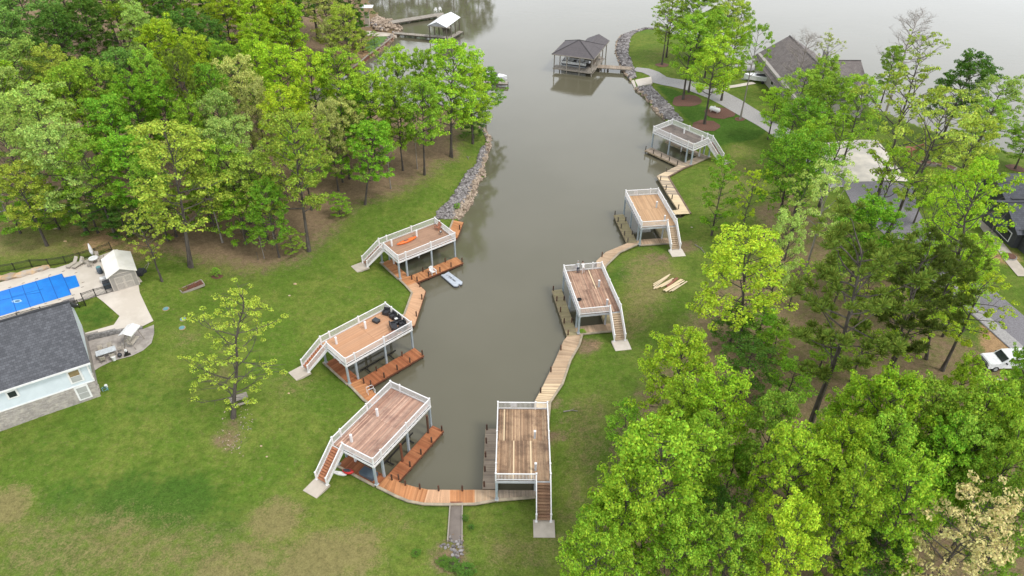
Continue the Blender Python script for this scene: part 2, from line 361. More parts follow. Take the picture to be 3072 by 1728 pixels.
def dup(root, loc, rz_=None, scale=None, **props):
    r = root.copy(); COL.objects.link(r); r.location = loc
    if rz_ is not None: r.rotation_euler = (0,0,rz_)
    if scale is not None: r.scale = scale
    for k, v in props.items(): r[k] = v
    for ch in list(root.children):
        c = ch.copy(); COL.objects.link(c); c.parent = r
        for g in list(ch.children):
            d = g.copy(); COL.objects.link(d); d.parent = c
    return r
_UB = {}
def unit(mat):
    if mat not in _UB: _UB[mat] = MB().box((0,0,0), (1,1,1)).mesh('plank_'+mat, mat)
    return _UB[mat]
def board(name, parent, c, d, rz_, mat):
    o = bpy.data.objects.new(name, unit(mat)); COL.objects.link(o); o.parent = parent
    o.location = c; o.scale = d; o.rotation_euler = (0,0,rz_); return o
rnd = random.Random(7)

# ---------------------------------------------------------------- ground
def gsheet(name, pts, mat, lift=.05, step=1.2, **k):
    """a paved or bare sheet following the ground"""
    bm = bmesh.new(); vs = [bm.verts.new((p[0], p[1], 0)) for p in pts]; bm.faces.new(vs)
    xs = [p[0] for p in pts]; ys = [p[1] for p in pts]
    for ax, lo, hi in ((0, min(xs), max(xs)), (1, min(ys), max(ys))):
        t = lo+step
        while t < hi:
            no = (1,0,0) if ax == 0 else (0,1,0); co = (t,0,0) if ax == 0 else (0,t,0)
            bmesh.ops.bisect_plane(bm, geom=bm.verts[:]+bm.edges[:]+bm.faces[:], plane_co=co, plane_no=no); t += step
    bm.verts.ensure_lookup_table(); H = height([v.co.x for v in bm.verts], [v.co.y for v in bm.verts])
    for v, h in zip(bm.verts, H): v.co.z = h+lift
    bmesh.ops.recalc_face_normals(bm, faces=bm.faces)
    if sum(f.normal.z for f in bm.faces) < 0: bmesh.ops.reverse_faces(bm, faces=bm.faces)
    me = bpy.data.meshes.new(name); bm.to_mesh(me); bm.free(); me.materials.append(MATS[mat]); return link(name, me, None, **k)

GX = np.concatenate([np.linspace(-300,-92,30), np.arange(-90,122,.62), np.linspace(124,320,24)])
GY = np.concatenate([np.linspace(-60,14,14), np.arange(16,205,.62), np.linspace(207,420,30)])
X, Y = np.meshgrid(GX, GY); Hh = height(X.ravel(), Y.ravel())
HG = Hh.reshape(X.shape)
def hz(x, y):                                   # quick look-up of the ground height from the grid
    i = min(max(int(np.searchsorted(GX, x))-1, 0), len(GX)-2); j = min(max(int(np.searchsorted(GY, y))-1, 0), len(GY)-2)
    f = (x-GX[i])/(GX[i+1]-GX[i]); g = (y-GY[j])/(GY[j+1]-GY[j])
    return float((HG[j,i]*(1-f)+HG[j,i+1]*f)*(1-g)+(HG[j+1,i]*(1-f)+HG[j+1,i+1]*f)*g)
me = bpy.data.meshes.new('ground'); ny, nx = X.shape
me.vertices.add(nx*ny); me.vertices.foreach_set('co', np.stack([X.ravel(), Y.ravel(), Hh], 1).ravel())
I = np.arange(nx*ny).reshape(ny, nx); Q = np.stack([I[:-1,:-1], I[:-1,1:], I[1:,1:], I[1:,:-1]], -1).reshape(-1, 4)
me.loops.add(Q.size); me.loops.foreach_set('vertex_index', Q.ravel()); me.polygons.add(len(Q))
me.polygons.foreach_set('loop_start', np.arange(0, Q.size, 4)); me.polygons.foreach_set('loop_total', np.full(len(Q), 4)); me.update(calc_edges=True)
me.polygons.foreach_set('use_smooth', [True]*len(Q))
def paint(attr, polys=(), blobs=()):
    a = np.zeros(nx*ny); Xr, Yr = X.ravel(), Y.ravel()
    for pts, soft, wt in polys:
        pg = np.array([tuple(gv(x, y).xy) for x, y in pts]); d = seg_dist(Xr, Yr, pg); d = np.where(inside(Xr, Yr, pg), d, -d)
        a = np.maximum(a, wt*sstep(-soft, soft, d))
    for x, y, r, wt in blobs:
        p = gv(x, y); a = np.maximum(a, wt*(1-sstep(0, 1, np.hypot(Xr-p.x, Yr-p.y)/r*.62)))
    at_ = me.attributes.new(attr, 'FLOAT', 'POINT'); at_.data.foreach_set('value', a.astype(np.float32))
paint('litter', [([(-400,530),(150,520),(270,505),(390,640),(500,665),(640,690),(760,660),(830,600),(900,520),(1010,490),(1090,440),(1150,380),(1185,310),(1040,130),(900,-60),(-400,-60)], 6., .84),
                 ([(1540,1060),(1690,840),(1760,730),(1900,630),(2040,590),(2170,560),(2290,650),(2390,820),(2600,930),(2900,1300),(2700,1700),(1500,1700),(1470,1420),(1490,1250)], 3.5, .62),
                 ([(1880,520),(1990,470),(2120,560),(2030,640),(1900,620)], 2.5, .6)],
      [(1480,870,2.2,.8),(1100,380,5,.9),(580,1010,2,.3),(1420,1060,3,.3),(570,1105,2.4,.62),(585,1070,1.6,.5),(1290,1080,0.8,.5),(1395,1100,1.6,.7),(1395,1010,1.6,.6),(1720,620,3,.7),(1660,650,3,.6),(1130,1400,2.5,.7),(1640,580,3,.5)])
paint('dry', [([(-300,560),(120,560),(300,540),(420,640),(330,690),(240,640),(0,660),(-300,680)], 3.5, .62), ([(1400,1000),(1520,980),(1560,1060),(1480,1300),(1420,1449),(1180,1449),(1200,1330),(1380,1330),(1400,1200)], 2.5, .5),
              ([(-50,1270),(300,1260),(640,1320),(950,1300),(1040,1500),(-50,1500)], 4, .52), ([(1560,900),(1740,700),(1640,620),(1560,660)], 3, .62), ([(1800,420),(1900,380),(1990,440),(1880,520),(1790,560),(1740,500)], 3, .5)],
      [(790,1420,4,1.),(690,1310,3.4,.9),(880,1390,4,.85),(640,1400,4,.7),(560,1449,4,.8),(10,1275,3,1.),(300,1340,4,.6),(420,1400,5,.55),(740,970,4,.45),(560,940,3,.5),(470,850,3,.45),(1600,760,5,.5),(1860,380,4,.5),(1000,1300,4,.4),(1660,140,8,.4)])
paint('lush', [([(1650,215),(1700,270),(1800,370),(1905,350),(1930,330),(1850,270),(1770,270),(1700,225)], 1.2, 1.), ([(-50,1265),(300,1240),(520,1275),(720,1330),(900,1400),(1000,1500),(-50,1500)], 4, .5), ([(170,790),(255,750),(300,795),(290,815),(205,840)], 1., .6)],
      [(320,1270,5,.9),(440,1270,5,.9),(560,1330,5,.6),(180,1260,5,.6),(380,1000,6,.4),(1130,1280,3,.4),(1560,690,3,.6),(1620,660,2.5,.5),(120,1130,5,.4),(980,1100,4,.5),(1080,1250,4,.4),(500,560,2,.3),(2290,900,6,.5),(2240,430,9,.6),(2190,300,8,.6)])
paint('dirt', [([(2480,760),(2540,850),(2600,900),(2600,930),(2500,930),(2460,860)], 1.5, .9)],
      [(1500,870,1.6,.4),(1690,605,1.4,.7),(2110,600,4,.5),(2520,640,3,.8),(270,600,5,.7),(200,560,4,.5),(350,620,4,.6),(870,120,5,.6),(920,130,4,.6),(30,555,5,.5)])
m, nt, bs = newmat('ground'); bs.inputs['Roughness'].default_value = 1; bs.inputs['Specular IOR Level'].default_value = .1; MATS['ground'] = m
p = pos(nt); n1 = noise(nt, p, .16, 5, .65); n2 = noise(nt, p, .9, 5, .7); n3 = noise(nt, p, 5.5, 4, .8); n4 = noise(nt, p, 2.2, 6, .75); n5 = noise(nt, p, 16., 3, .8)
def atr(a): x = node(nt, 'Attribute'); x.attribute_name = a; return x.outputs['Fac']
def msk(a, wob=.9, lo=.25, hi=.75):
    s = mval(nt, 'ADD', mval(nt, 'MULTIPLY', n2, .55), mval(nt, 'MULTIPLY', n3, .45))
    return ramp(nt, mval(nt, 'ADD', atr(a), mval(nt, 'MULTIPLY', mval(nt, 'SUBTRACT', s, .5), wob*2)), lo, hi)
col = mixc(nt, ramp(nt, n1, .35, .65), (.096,.158,.021), (.146,.184,.034))
col = mixc(nt, mval(nt, 'MULTIPLY', ramp(nt, n2, .40, .72), .55), col, (.065,.150,.010))
col = mixc(nt, mval(nt, 'MULTIPLY', ramp(nt, n4, .50, .70), .5), col, (.21,.175,.075))
col = mixc(nt, mval(nt, 'MULTIPLY', ramp(nt, noise(nt, p, .45, 6, .7), .46, .66), .5), col, (.080,.128,.018))
col = mixc(nt, mval(nt, 'MULTIPLY', msk('lush', .6), .8), col, mixc(nt, n4, (.035,.085,.012), (.055,.13,.016)))
col = mixc(nt, mval(nt, 'MULTIPLY', msk('dry', 1.1), .8), col, mixc(nt, n4, (.27,.21,.10), (.17,.15,.06)))
col = mixc(nt, mval(nt, 'MULTIPLY', msk('litter', .8), .92), col, mixc(nt, n4, (.13,.085,.055), (.30,.205,.135)))
col = mixc(nt, mval(nt, 'MULTIPLY', msk('dirt', .9), .9), col, mixc(nt, n4, (.44,.27,.15), (.34,.215,.12)))
hsv = node(nt, 'HueSaturation'); nt.links.new(col, hsv.inputs['Color'])
n6 = noise(nt, p, 1.6, 5, .75)
nt.links.new(mval(nt, 'ADD', .42, mval(nt, 'ADD', mval(nt, 'MULTIPLY', ramp(nt, n6, .3, .7), .34), mval(nt, 'ADD', mval(nt, 'MULTIPLY', ramp(nt, n3, .3, .7), .42), mval(nt, 'MULTIPLY', ramp(nt, n5, .3, .7), .36)))), hsv.inputs['Value'])
nt.links.new(hsv.outputs[0], bs.inputs['Base Color'])
bump(nt, bs, mval(nt, 'ADD', n3, n5), .6, .06)
me.materials.append(m); ground = link('ground', me, kind='structure')

# ---------------------------------------------------------------- water
m, nt, bs = newmat('water'); MATS['water'] = m
p = pos(nt); nb = noise(nt, p, .35, 3, .55, (1,2.2,1)); nb2 = noise(nt, p, 2.6, 3, .6, (1,2.6,1)); nbig = noise(nt, p, .05, 3, .5)
col = mixc(nt, ramp(nt, nbig, .3, .7), (.114,.106,.070), (.127,.118,.081))
nt.links.new(col, bs.inputs['Base Color']); bs.inputs['Roughness'].default_value = .045; bs.inputs['IOR'].default_value = 1.5
b = node(nt, 'Bump'); b.inputs['Strength'].default_value = .16; b.inputs['Distance'].default_value = .05
nt.links.new(mval(nt, 'ADD', nb, mval(nt, 'MULTIPLY', nb2, .35)), b.inputs['Height']); nt.links.new(b.outputs[0], bs.inputs['Normal'])
mb = MB().poly([(-1500,-100,0),(1800,-100,0),(1800,3500,0),(-1500,3500,0)], [(0,1,2,3)]); obj('water', mb, 'water', kind='structure')

# ---------------------------------------------------------------- boat docks
def dock_frame(n):
    x, y, a, m = DOCKS[n]; return x, y, a, m
STAIR_W, STAIR_END = 1.42, -7.5
US = (-4.62, -3.42, .64, 4.56)
def railing(parent, a, b, nm='railing', hgt=1.0, slope=False, step=.13):
    """a, b: post centres at deck level (local); top rail, bottom rail and a row of balusters"""
    a, b = Vector(a), Vector(b); d = (b-a); L = d.length; t = d.normalized()
    r = obj(nm, MB().bar(a+t*.06+Vector((0,0,hgt-.04)), b-t*.06+Vector((0,0,hgt-.04)), .10, .075), 'white_paint', parent)
    obj('bottom_rail', MB().bar(a+t*.06+Vector((0,0,.12)), b-t*.06+Vector((0,0,.12)), .06, .09), 'white_paint', r)
    mb = MB(); n = max(2, int(L/step))
    for i in range(1, n):
        q = a.lerp(b, i/n); mb.bar(q+Vector((0,0,.15)), q+Vector((0,0,hgt-.06)), .040)
    obj('balusters', mb, 'white_paint', r, kind='stuff')
_RP = {}
def rail_post(parent, p, h=1.08):
    k = round(h, 2)
    if k not in _RP:
        _RP[k] = (MB().box((0,0,h/2-.02), (.13,.13,h)).mesh('railing_post', 'white_paint'), MB().loft([[(s*.09, u*.09, h-.03) for s, u in ((-1,-1),(1,-1),(1,1),(-1,1))], [(s*.09, u*.09, h+.02) for s, u in ((-1,-1),(1,-1),(1,1),(-1,1))], [(s*.02, u*.02, h+.07) for s, u in ((-1,-1),(1,-1),(1,1),(-1,1))]]).mesh('post_cap', 'white_paint'))
    o = link('railing_post', _RP[k][0], parent); o.location = p; c = link('cap', _RP[k][1], o); return o

DECK = {'A': ('deck_pinkish','tread_red','walk_red','raised boat dock with pinkish weathered deck boards and red stair treads beside the red kayak'),
        'B': ('deck_cedar','tread_red','walk_red','raised boat dock with clean cedar deck carrying black wicker furniture'),
        'C': ('deck_brown','tread_dark','walk_orange','raised boat dock with brown deck carrying an orange kayak'),
        'D': ('deck_grey','tread_dark','walk_grey','raised boat dock with dark stained grey deck beside the bright lawn and rock bank'),
        'E': ('deck_tan','tread_tan','walk_moss','raised boat dock with even tan deck and a mossy finger pier'),
        'F': ('deck_weathered','tread_tan','walk_moss','raised boat dock with weathered deck where two people lean on the railing'),
        'H': ('deck_rough','tread_dark','walk_grey','raised boat dock with rough mottled boards and a few new pale ones')}
PADZ = {}
for n in DOCKS:
    x, y, a, m = DOCKS[n]; dmat, tmat, wmat, lab = DECK[n]; N = n
    t = thing('boat_dock', lab, 'boat dock', (x, y, 0), a, 'two-level boat docks round the cove')
    V = lambda u, v, z: Vector((u, -v*m, z))              # v towards the finger pier (m flips to local y)
    # deck boards in two runs with a seam
    nb = 36; bw = (DW-.24)/nb; seam = .30
    newb = {'H': {(1,31),(0,12),(0,24)}, 'F': {(1,12)}, 'D': {(0,24),(0,25)}}.get(n, set())
    for run, (u0, u1) in enumerate(((-DL/2+.10, seam-.006), (seam+.006, DL/2-.12))):
        for i in range(nb):
            v = -DW/2+.12+bw*(i+.5)
            uu0 = u0
            mt = 'walk_new' if (run, i) in newb else dmat
            board('deck_board', t, V((uu0+u1)/2, v, ZDK-.02+rnd.uniform(-.003,.003)), (u1-uu0-.004, bw-.009, .035), 0, mt)
    # rim, joists, beams
    def rim(a_, b_): return MB().bar(a_, b_, .06, .26)
    zc = ZDK-.17; e = .03
    for k, (p0, p1) in enumerate(((V(-DL/2,-DW/2,zc), V(DL/2,-DW/2,zc)), (V(-DL/2,DW/2,zc), V(DL/2,DW/2,zc)), (V(-DL/2,-DW/2+.03,zc), V(-DL/2,DW/2-.03,zc)), (V(DL/2,-DW/2+.03,zc), V(DL/2,DW/2-.03,zc)))):
        mt = 'white_paint' if n in 'ABCD' or k in (0,) else 'grey_beam'
        obj('rim_board', rim(p0, p1), mt, t)
    j = MB()
    for k in range(15):
        u = -DL/2+.3+k*(DL-.6)/14; j.bar(V(u,-DW/2+.05,zc), V(u,DW/2-.05,zc), .05, .22)
    obj('joists', j, 'underside', t, kind='stuff')
    obj('beam', MB().bar(V(-DL/2+.1, DW/2-.25, zc-.22), V(DL/2-.1, DW/2-.25, zc-.22), .12, .2), 'grey_beam', t)
    obj('beam', MB().bar(V(-DL/2+.1, -DW/2+.25, zc-.22), V(DL/2-.1, -DW/2+.25, zc-.22), .12, .2), 'grey_beam', t)
    # piles
    for k, u in enumerate(US):
        for sgn in (1, -1):
            zb = -1.2 if (sgn == 1 and k > 0) else -.6
            vv = DW/2-.12 if sgn == 1 else -DW/2+.25
            po = obj('support_post', MB().box(V(u, vv, (zb+zc-.1)/2), (.21,.21,zc-.1-zb)), 'grey_post', t)
            if k == 0: obj('post_base', MB().box(V(u, vv, .73), (.36,.36,.14)), 'grey_beam', po)
    for u in (-3.42, .65):
        w_ = obj('lift_post', MB().box(V(u, -1.2, 2.0), (.2,.2,5.3-.05)), 'white_paint' if n in 'ABCD' else 'grey_beam', t)
        obj('cap', MB().box(V(u, -1.2, 4.66), (.24,.24,.05)), 'white_paint', w_)
    # railings: finger side, far end, back side, stair end
    z = ZDK
    fr = DW/2-.07; bk = -DW/2+.07; fe = DL/2-.07; se = -DL/2+.07; inn = -DW/2+STAIR_W
    U1 = (se, -3.42, .64, fe)
    for q0, q1 in zip(U1, U1[1:]):
        railing(t, V(q0,fr,z), V(q1,fr,z)); railing(t, V(q0,bk,z), V(q1,bk,z))
    railing(t, V(fe,fr,z), V(fe,-1.35,z)); railing(t, V(fe,-1.35,z), V(fe,bk,z)); railing(t, V(se,fr,z), V(se,inn,z))
    for p_ in [V(u,fr,z) for u in U1]+[V(u,bk,z) for u in U1]+[V(fe,-1.35,z), V(se,inn,z)]: rail_post(t, p_)
    if n in 'EFH':
        obj('sign_board', MB().box(V(fe+.05, .95, z+.5), (.03,.72,.5)), 'white_plastic', t)
    # stairs down to the landing slab
    pz = max(hz(*dk(n, u_, v_).xy) for u_ in (-7.3,-8.25,-9.2) for v_ in (-2.9,-2,-1.0))+.04; PADZ[n] = pz
    run = -STAIR_END-DL/2; rise = ZDK-pz; ns = int(round(rise/.187)); vc = -DW/2+STAIR_W/2
    for k in range(1, ns):
        u = -DL/2-run*(k-.5)/(ns-1)*.97; zt = ZDK-rise*k/ns
        board('tread', t, V(u, vc, zt-.02), (.29, STAIR_W-.14, .045), 0, tmat)
        board('riser', t, V(u+.15, vc, zt+.07), (.02, STAIR_W-.16, rise/ns-.05), 0, tmat)
    for v in (-DW/2+.05, inn):
        obj('stringer', MB().bar(V(-DL/2, v, ZDK-.2), V(STAIR_END-.02, v, pz+.08), .05, .28), 'white_paint', t)
        railing(t, V(-DL/2+.07, v if v > -2.5 else bk, ZDK), V(STAIR_END+.03, v, pz+.10), 'stair_railing', 1.0)
        rail_post(t, V(STAIR_END, v, pz), 1.12)
        obj('post_foot', MB().box(V(STAIR_END, v, pz+.06), (.24,.24,.1)), 'white_paint', t)
    # landing slab on the ground
    c = dk(n, -8.25, vc); s = thing('landing_slab', 'concrete landing slab at the stair foot of the '+lab.split('raised ')[1], 'slab', (c.x, c.y, pz), a)
    s['label'] = 'concrete slab at the stair foot of the '+{'A':'dock with pinkish boards','B':'dock with black furniture','C':'dock with the orange kayak','D':'dark grey dock','E':'tan dock with mossy pier','F':'dock with two people','H':'rough mottled dock'}[n]
    hw = 1.0 if n in 'HEF' else .9
    obj('slab', MB().box((0,0,-.12), (1.9, 2*hw, .26)), 'concrete_pale' if n in 'EF' else 'concrete', s)

# ---------------------------------------------------------------- plank walkways
def pile(parent, p, h=.75, mat='pile_brown', r=.09):
    o = obj('mooring_post', MB().cyl((0,0,-1.6), r, h+1.6, 8), mat, parent); o.location = p
WLAB = {'stub': 'short plank walkway running from the orange kayak dock to the rock bank', 'CB': 'orange plank walkway linking the kayak dock and the black furniture dock',
        'BA': 'short plank walkway between the black furniture dock and the pinkish dock', 'AH': 'curved orange plank walkway round the head of the cove',
        'HF': 'pale tan plank walkway from the rough mottled dock to the two people dock', 'FE': 'bending tan plank walkway from the two people dock to the mossy pier dock',
        'ED': 'angled plank walkway with new yellow boards below the dark grey dock'}
WMAT = {'stub': ['walk_orange'], 'CB': ['walk_orange','walk_peach','walk_peach','walk_peach'], 'BA': ['walk_orange'], 'AH': ['walk_orange','walk_orange','walk_orange','walk_peach','walk_orange','walk_tan','walk_grey'],
        'HF': ['walk_new','walk_new','walk_tan','walk_tan','walk_tan'], 'FE': ['walk_tan'], 'ED': ['walk_new','walk_grey','walk_grey','walk_grey']}
def plank_span(root, a0, b0, a1, b1, mat, z, name='plank', alt=None):
    """boards across a span: a = land edge, b = water edge"""
    L = (((a1-a0).length)+((b1-b0).length))/2; n = max(1, int(L/.145)); ms = mat
    for i in range(n):
        f = (i+.5)/n; p, q = a0.lerp(a1, f), b0.lerp(b1, f); c = (p+q)/2; d = q-p
        mm = mat
        if alt and rnd.random() < alt[1]: mm = alt[0]
        wd = min((a1-a0).length, (b1-b0).length)/n if False else L/n
        board(name, root, (c.x-root.location.x, c.y-root.location.y, z-.02+rnd.uniform(-.004,.004)), (d.length+rnd.uniform(-.01,.03), wd-.010, .04), math.atan2(d.y, d.x), mm)
for k, prs in WALKS.items():
    c0 = prs[0][0]; root = thing('dock_walkway', WLAB[k], 'walkway', (c0.x, c0.y, 0), 0, 'plank walkways along the shore')
    mats = WMAT[k]; off = Vector((c0.x, c0.y))
    for i in range(len(prs)-1):
        (a0, b0), (a1, b1) = prs[i], prs[i+1]; mt = mats[min(i, len(mats)-1)]
        alt = None
        if k == 'ED': alt = ('walk_new', .35)
        if k == 'HF' and i < 2: alt = ('walk_tan', .3)
        plank_span(root, a0, b0, a1, b1, mt, ZW, alt=alt)
        fm = 'fascia_red' if k in ('stub','CB','BA') else 'fascia_tan'
        q0, q1 = b0-off, b1-off; g0, g1 = a0-off, a1-off
        dn = (q0-g0).normalized()
        obj('fascia', MB().bar((*(q0+dn*.03), ZW-.16), (*(q1+(q1-g1).normalized()*.03), ZW-.16), .05, .24), fm, root)
        ln = (g0-q0).normalized()*.13; ln1 = (g1-q1).normalized()*.13
        cap = obj('bulkhead_cap', MB().bar((*(g0+ln), ZW+.0), (*(g1+ln1), ZW+.0), .26, .14), 'bulkhead_dark' if k == 'ED' else 'bulkhead', root)
        obj('bulkhead_wall', MB().bar((*(g0+ln*.4), -.4), (*(g1+ln1*.4), -.4), .1, 1.9), 'bulkhead', root)
        L = (b1-b0).length; npz = max(1, int(round(L/3.2)))
        if not (k in ('stub',) and i == 1) and not (i == len(prs)-2 and k != 'AH') and not (k == 'AH' and i > 4):
            for j in range(npz):
                q = q0.lerp(q1, (j+.5)/npz); pile(root, (q.x-dn.x*.12, q.y-dn.y*.12, ZW), .8, 'pile_grey' if k == 'ED' else 'pile_brown')
LINK = thing('gangway', 'short new-board gangway joining the walkway to the mossy pier dock', 'gangway', (*at(2030,636,ZW).xy, 0))
g_ = [at(x, y, ZW).xy for x, y in ((2015.6,631.5),(2026,643),(2040,628),(2044,642))]
plank_span(LINK, g_[1], g_[0], g_[3], g_[2], 'walk_new', ZW)
FW = {'A': (-3.25,4.65,4.12), 'B': (-3.25,4.65,4.55), 'C': (-3.3,4.6,4.5), 'D': (-3.4,4.5,4.5), 'E': (-4.0,4.3,4.22), 'F': (-4.95,4.8,4.0), 'H': (-3.3,4.6,3.95)}
for n in DOCKS:
    x, y, a, m = DOCKS[n]; u0, u1, v1 = FW[n]; wm = DECK[n][2]; zf = ZW-.06
    which = {'A':'pinkish dock','B':'black furniture dock','C':'orange kayak dock','D':'dark grey dock','E':'tan dock','F':'two people dock','H':'rough mottled dock'}[n]
    hue = {'A':'red-brown','B':'red-brown','C':'orange','D':'weathered grey','E':'mossy','F':'tan','H':'grey-brown'}[n]
    root = thing('finger_pier', f'{hue} plank finger pier with dark posts alongside the {which}', 'pier', (x, y, 0), 0, 'finger piers of the docks')
    W = lambda u, v: dk(n, u, v).xy
    mt = {'F': 'walk_moss', 'H': 'walk_grey'}.get(n, wm)
    plank_span(root, W(u0, DW/2+.05), W(u0, v1), W(u1, DW/2+.05), W(u1, v1), mt, zf)
    if n not in 'H': plank_span(root, W(-4.72, -DW/2+.2), W(-3.3, -DW/2+.2), W(-4.72, DW/2+.03), W(-3.3, DW/2+.03), 'walk_tan' if n in 'EF' else wm, ZW-.005)
    plank_span(root, W(-3.28, -2.5), W(-3.28, -1.25), W(4.6, -2.5), W(4.6, -1.25), wm, ZW-.03)
    O = Vector((x, y)); fm = 'fascia_red' if n in 'ABC' else 'fascia_tan'
    for p0, p1 in ((W(u0, v1+.03), W(u1, v1+.03)), (W(u1+.03, DW/2), W(u1+.03, v1)), (W(u0, DW/2+.02), W(u1, DW/2+.02)), (W(-3.25, -1.22), W(4.6, -1.22))):
        obj('fascia', MB().bar((*(p0-O), zf-.15), (*(p1-O), zf-.15), .05, .22), fm, root)
    if n not in 'H':
        cp = [W(-4.85, -DW/2), W(-4.85, DW/2-.2)]
        obj('bulkhead_cap', MB().bar((*(cp[0]-O), ZW), (*(cp[1]-O), ZW), .24, .15), 'bulkhead', root)
    pm = 'pile_brown' if n in 'ABCFH' else 'pile_grey'
    for j, u in enumerate(np.linspace(u0+.3, u1-.1, 5)):
        q = dk(n, u, v1-.12); pile(root, (q.x-x, q.y-y, zf), .78, pm)
        if n in 'BCEF' and j in (1, 3):
            q = dk(n, u, DW/2+.22); pile(root, (q.x-x, q.y-y, zf), .72, pm)
# bulkhead wall at the head of the cove that the drain runs through

# ---------------------------------------------------------------- trees
def leaf_mesh(name, C, Nn, size, mat, rng, asp=1.5):
    """rhombic leaf faces at centres C with normals Nn"""
    n = len(C); a = rng.normal(size=(n,3)); a -= (a*Nn).sum(1, keepdims=True)*Nn; a /= np.linalg.norm(a, axis=1, keepdims=True)+1e-9
    b = np.cross(Nn, a); s = size[:,None]
    Vv = np.stack([C+a*s*asp*.5, C+b*s*.5+Nn*s*.08, C-a*s*asp*.5, C-b*s*.5+Nn*s*.08], 1).reshape(-1,3)
    me = bpy.data.meshes.new(name); me.vertices.add(4*n); me.vertices.foreach_set('co', Vv.ravel())
    me.loops.add(4*n); me.loops.foreach_set('vertex_index', np.arange(4*n)); me.polygons.add(n)
    me.polygons.foreach_set('loop_start', np.arange(0, 4*n, 4)); me.polygons.foreach_set('loop_total', np.full(n, 4)); me.update(calc_edges=True)
    me.materials.append(MATS[mat]); return me
def gen_tree(seed, base=.32, nl=26, prof='round', clump=.8, nleaf=42, leaf=.30, subs=4, droop=0., bark='bark', bare=False, flat=.62, wob=.25, keep=1.):
    """nominal tree 18 m high with a crown radius of 5 m: returns trunk mesh and crown mesh"""
    r_ = random.Random(seed); rng = np.random.default_rng(seed); H, RR = 18., 5.
    tr = MB(); pts = []; lean = (r_.uniform(-.6,.6), r_.uniform(-.6,.6))
    for i in range(9):
        f = i/8; pts.append(Vector((lean[0]*f*f+r_.uniform(-wob,wob)*f, lean[1]*f*f+r_.uniform(-wob,wob)*f, H*.94*f)))
    tr.tube(pts, [.27*(1-.88*(i/8)**.9)*(1.35 if i == 0 else 1) for i in range(9)], 7)
    def on_trunk(z):
        f = min(max(z/(H*.94), 0), .999)*8; i = int(f); return pts[i].lerp(pts[i+1], f-i)
    cl = []
    for i in range(nl):
        t = (i+.5)/nl; z = H*(base+(.97-base)*t); az = i*2.4+r_.uniform(-.5,.5)
        if prof == 'round': pr = math.sqrt(max(.02, 1-((t-.40)/.66)**2))
        elif prof == 'tall': pr = .45+.55*math.sin(math.pi*min(1, .15+.85*t)) if t < .85 else .5*(1-t)/.15+.15
        elif prof == 'cone': pr = 1.05-.9*t
        elif prof == 'top': pr = .35+.75*math.sin(math.pi*min(1,t**1.3))
        else: pr = .6+.4*math.sin(t*9)
        L = RR*pr*r_.uniform(.68,1.12); up = .15+.95*t-droop; p0 = on_trunk(z*.93 if t > .1 else z*.95)
        lp = [p0]; d = Vector((math.cos(az), math.sin(az), up*.7)).normalized(); cur = p0
        for k in range(4):
            d = (d+Vector((r_.uniform(-.22,.22), r_.uniform(-.22,.22), r_.uniform(-.05,.22)-droop*.3))).normalized(); cur = cur+d*L/4; lp.append(cur)
        tr.tube(lp, [.085*(1-.8*k/4)*(1.25-.6*t) for k in range(5)], 4, False)
        if r_.random() < keep: cl.append((lp[4], 1.))
        for s in range(subs):
            f = .3+.7*(s+r_.random())/subs; q = f*4; k = min(3, int(q)); b0 = lp[k].lerp(lp[k+1], q-k)
            a2 = az+r_.choice((-1,1))*r_.uniform(.5,1.3); l2 = L*r_.uniform(.22,.42)+.35
            b1 = b0+Vector((math.cos(a2), math.sin(a2), r_.uniform(.05,.7)-droop)).normalized()*l2
            tr.tube([b0, b0.lerp(b1,.5)+Vector((0,0,r_.uniform(0,.15))), b1], [.032,.022,.012], 3, False)
            if r_.random() < keep: cl.append((b1, r_.uniform(.7,1.1)))
            if bare:
                for _ in range(5):
                    e = b0.lerp(b1, r_.uniform(.2,1)); e1 = e+Vector((r_.uniform(-1,1), r_.uniform(-1,1), r_.uniform(.1,1.1)))*.75
                    tr.tube([e, e1], [.016,.008], 3, False)
                    for _ in range(2):
                        e2 = e.lerp(e1, r_.uniform(.3,1)); tr.tube([e2, e2+Vector((r_.uniform(-1,1), r_.uniform(-1,1), r_.uniform(.2,1)))*.4], [.009,.005], 3, False)
    tm = tr.mesh('trunk', bark)
    if bare: return tm, None
    Cs, Ns, Ss = [], [], []
    for c, k in cl:
        n = int(nleaf*k*r_.uniform(.7,1.25)); d = rng.normal(size=(n,3)); d[:,2] = np.abs(d[:,2])*1.0-.45; d /= np.linalg.norm(d, axis=1, keepdims=True)
        rr = clump*k*r_.uniform(.75,1.25); rad = rr*rng.uniform(.35,1.05,size=(n,1))**.6
        Cs.append(np.array(c)+d*rad*np.array((1,1,flat))); nn = d*.7+np.array((0,0,.55))+rng.normal(size=(n,3))*.38; Ns.append(nn/np.linalg.norm(nn, axis=1, keepdims=True)); Ss.append(leaf*rng.uniform(.55,1.35,size=n))
    return tm, leaf_mesh('crown', np.concatenate(Cs), np.concatenate(Ns), np.concatenate(Ss), 'leaf', rng)
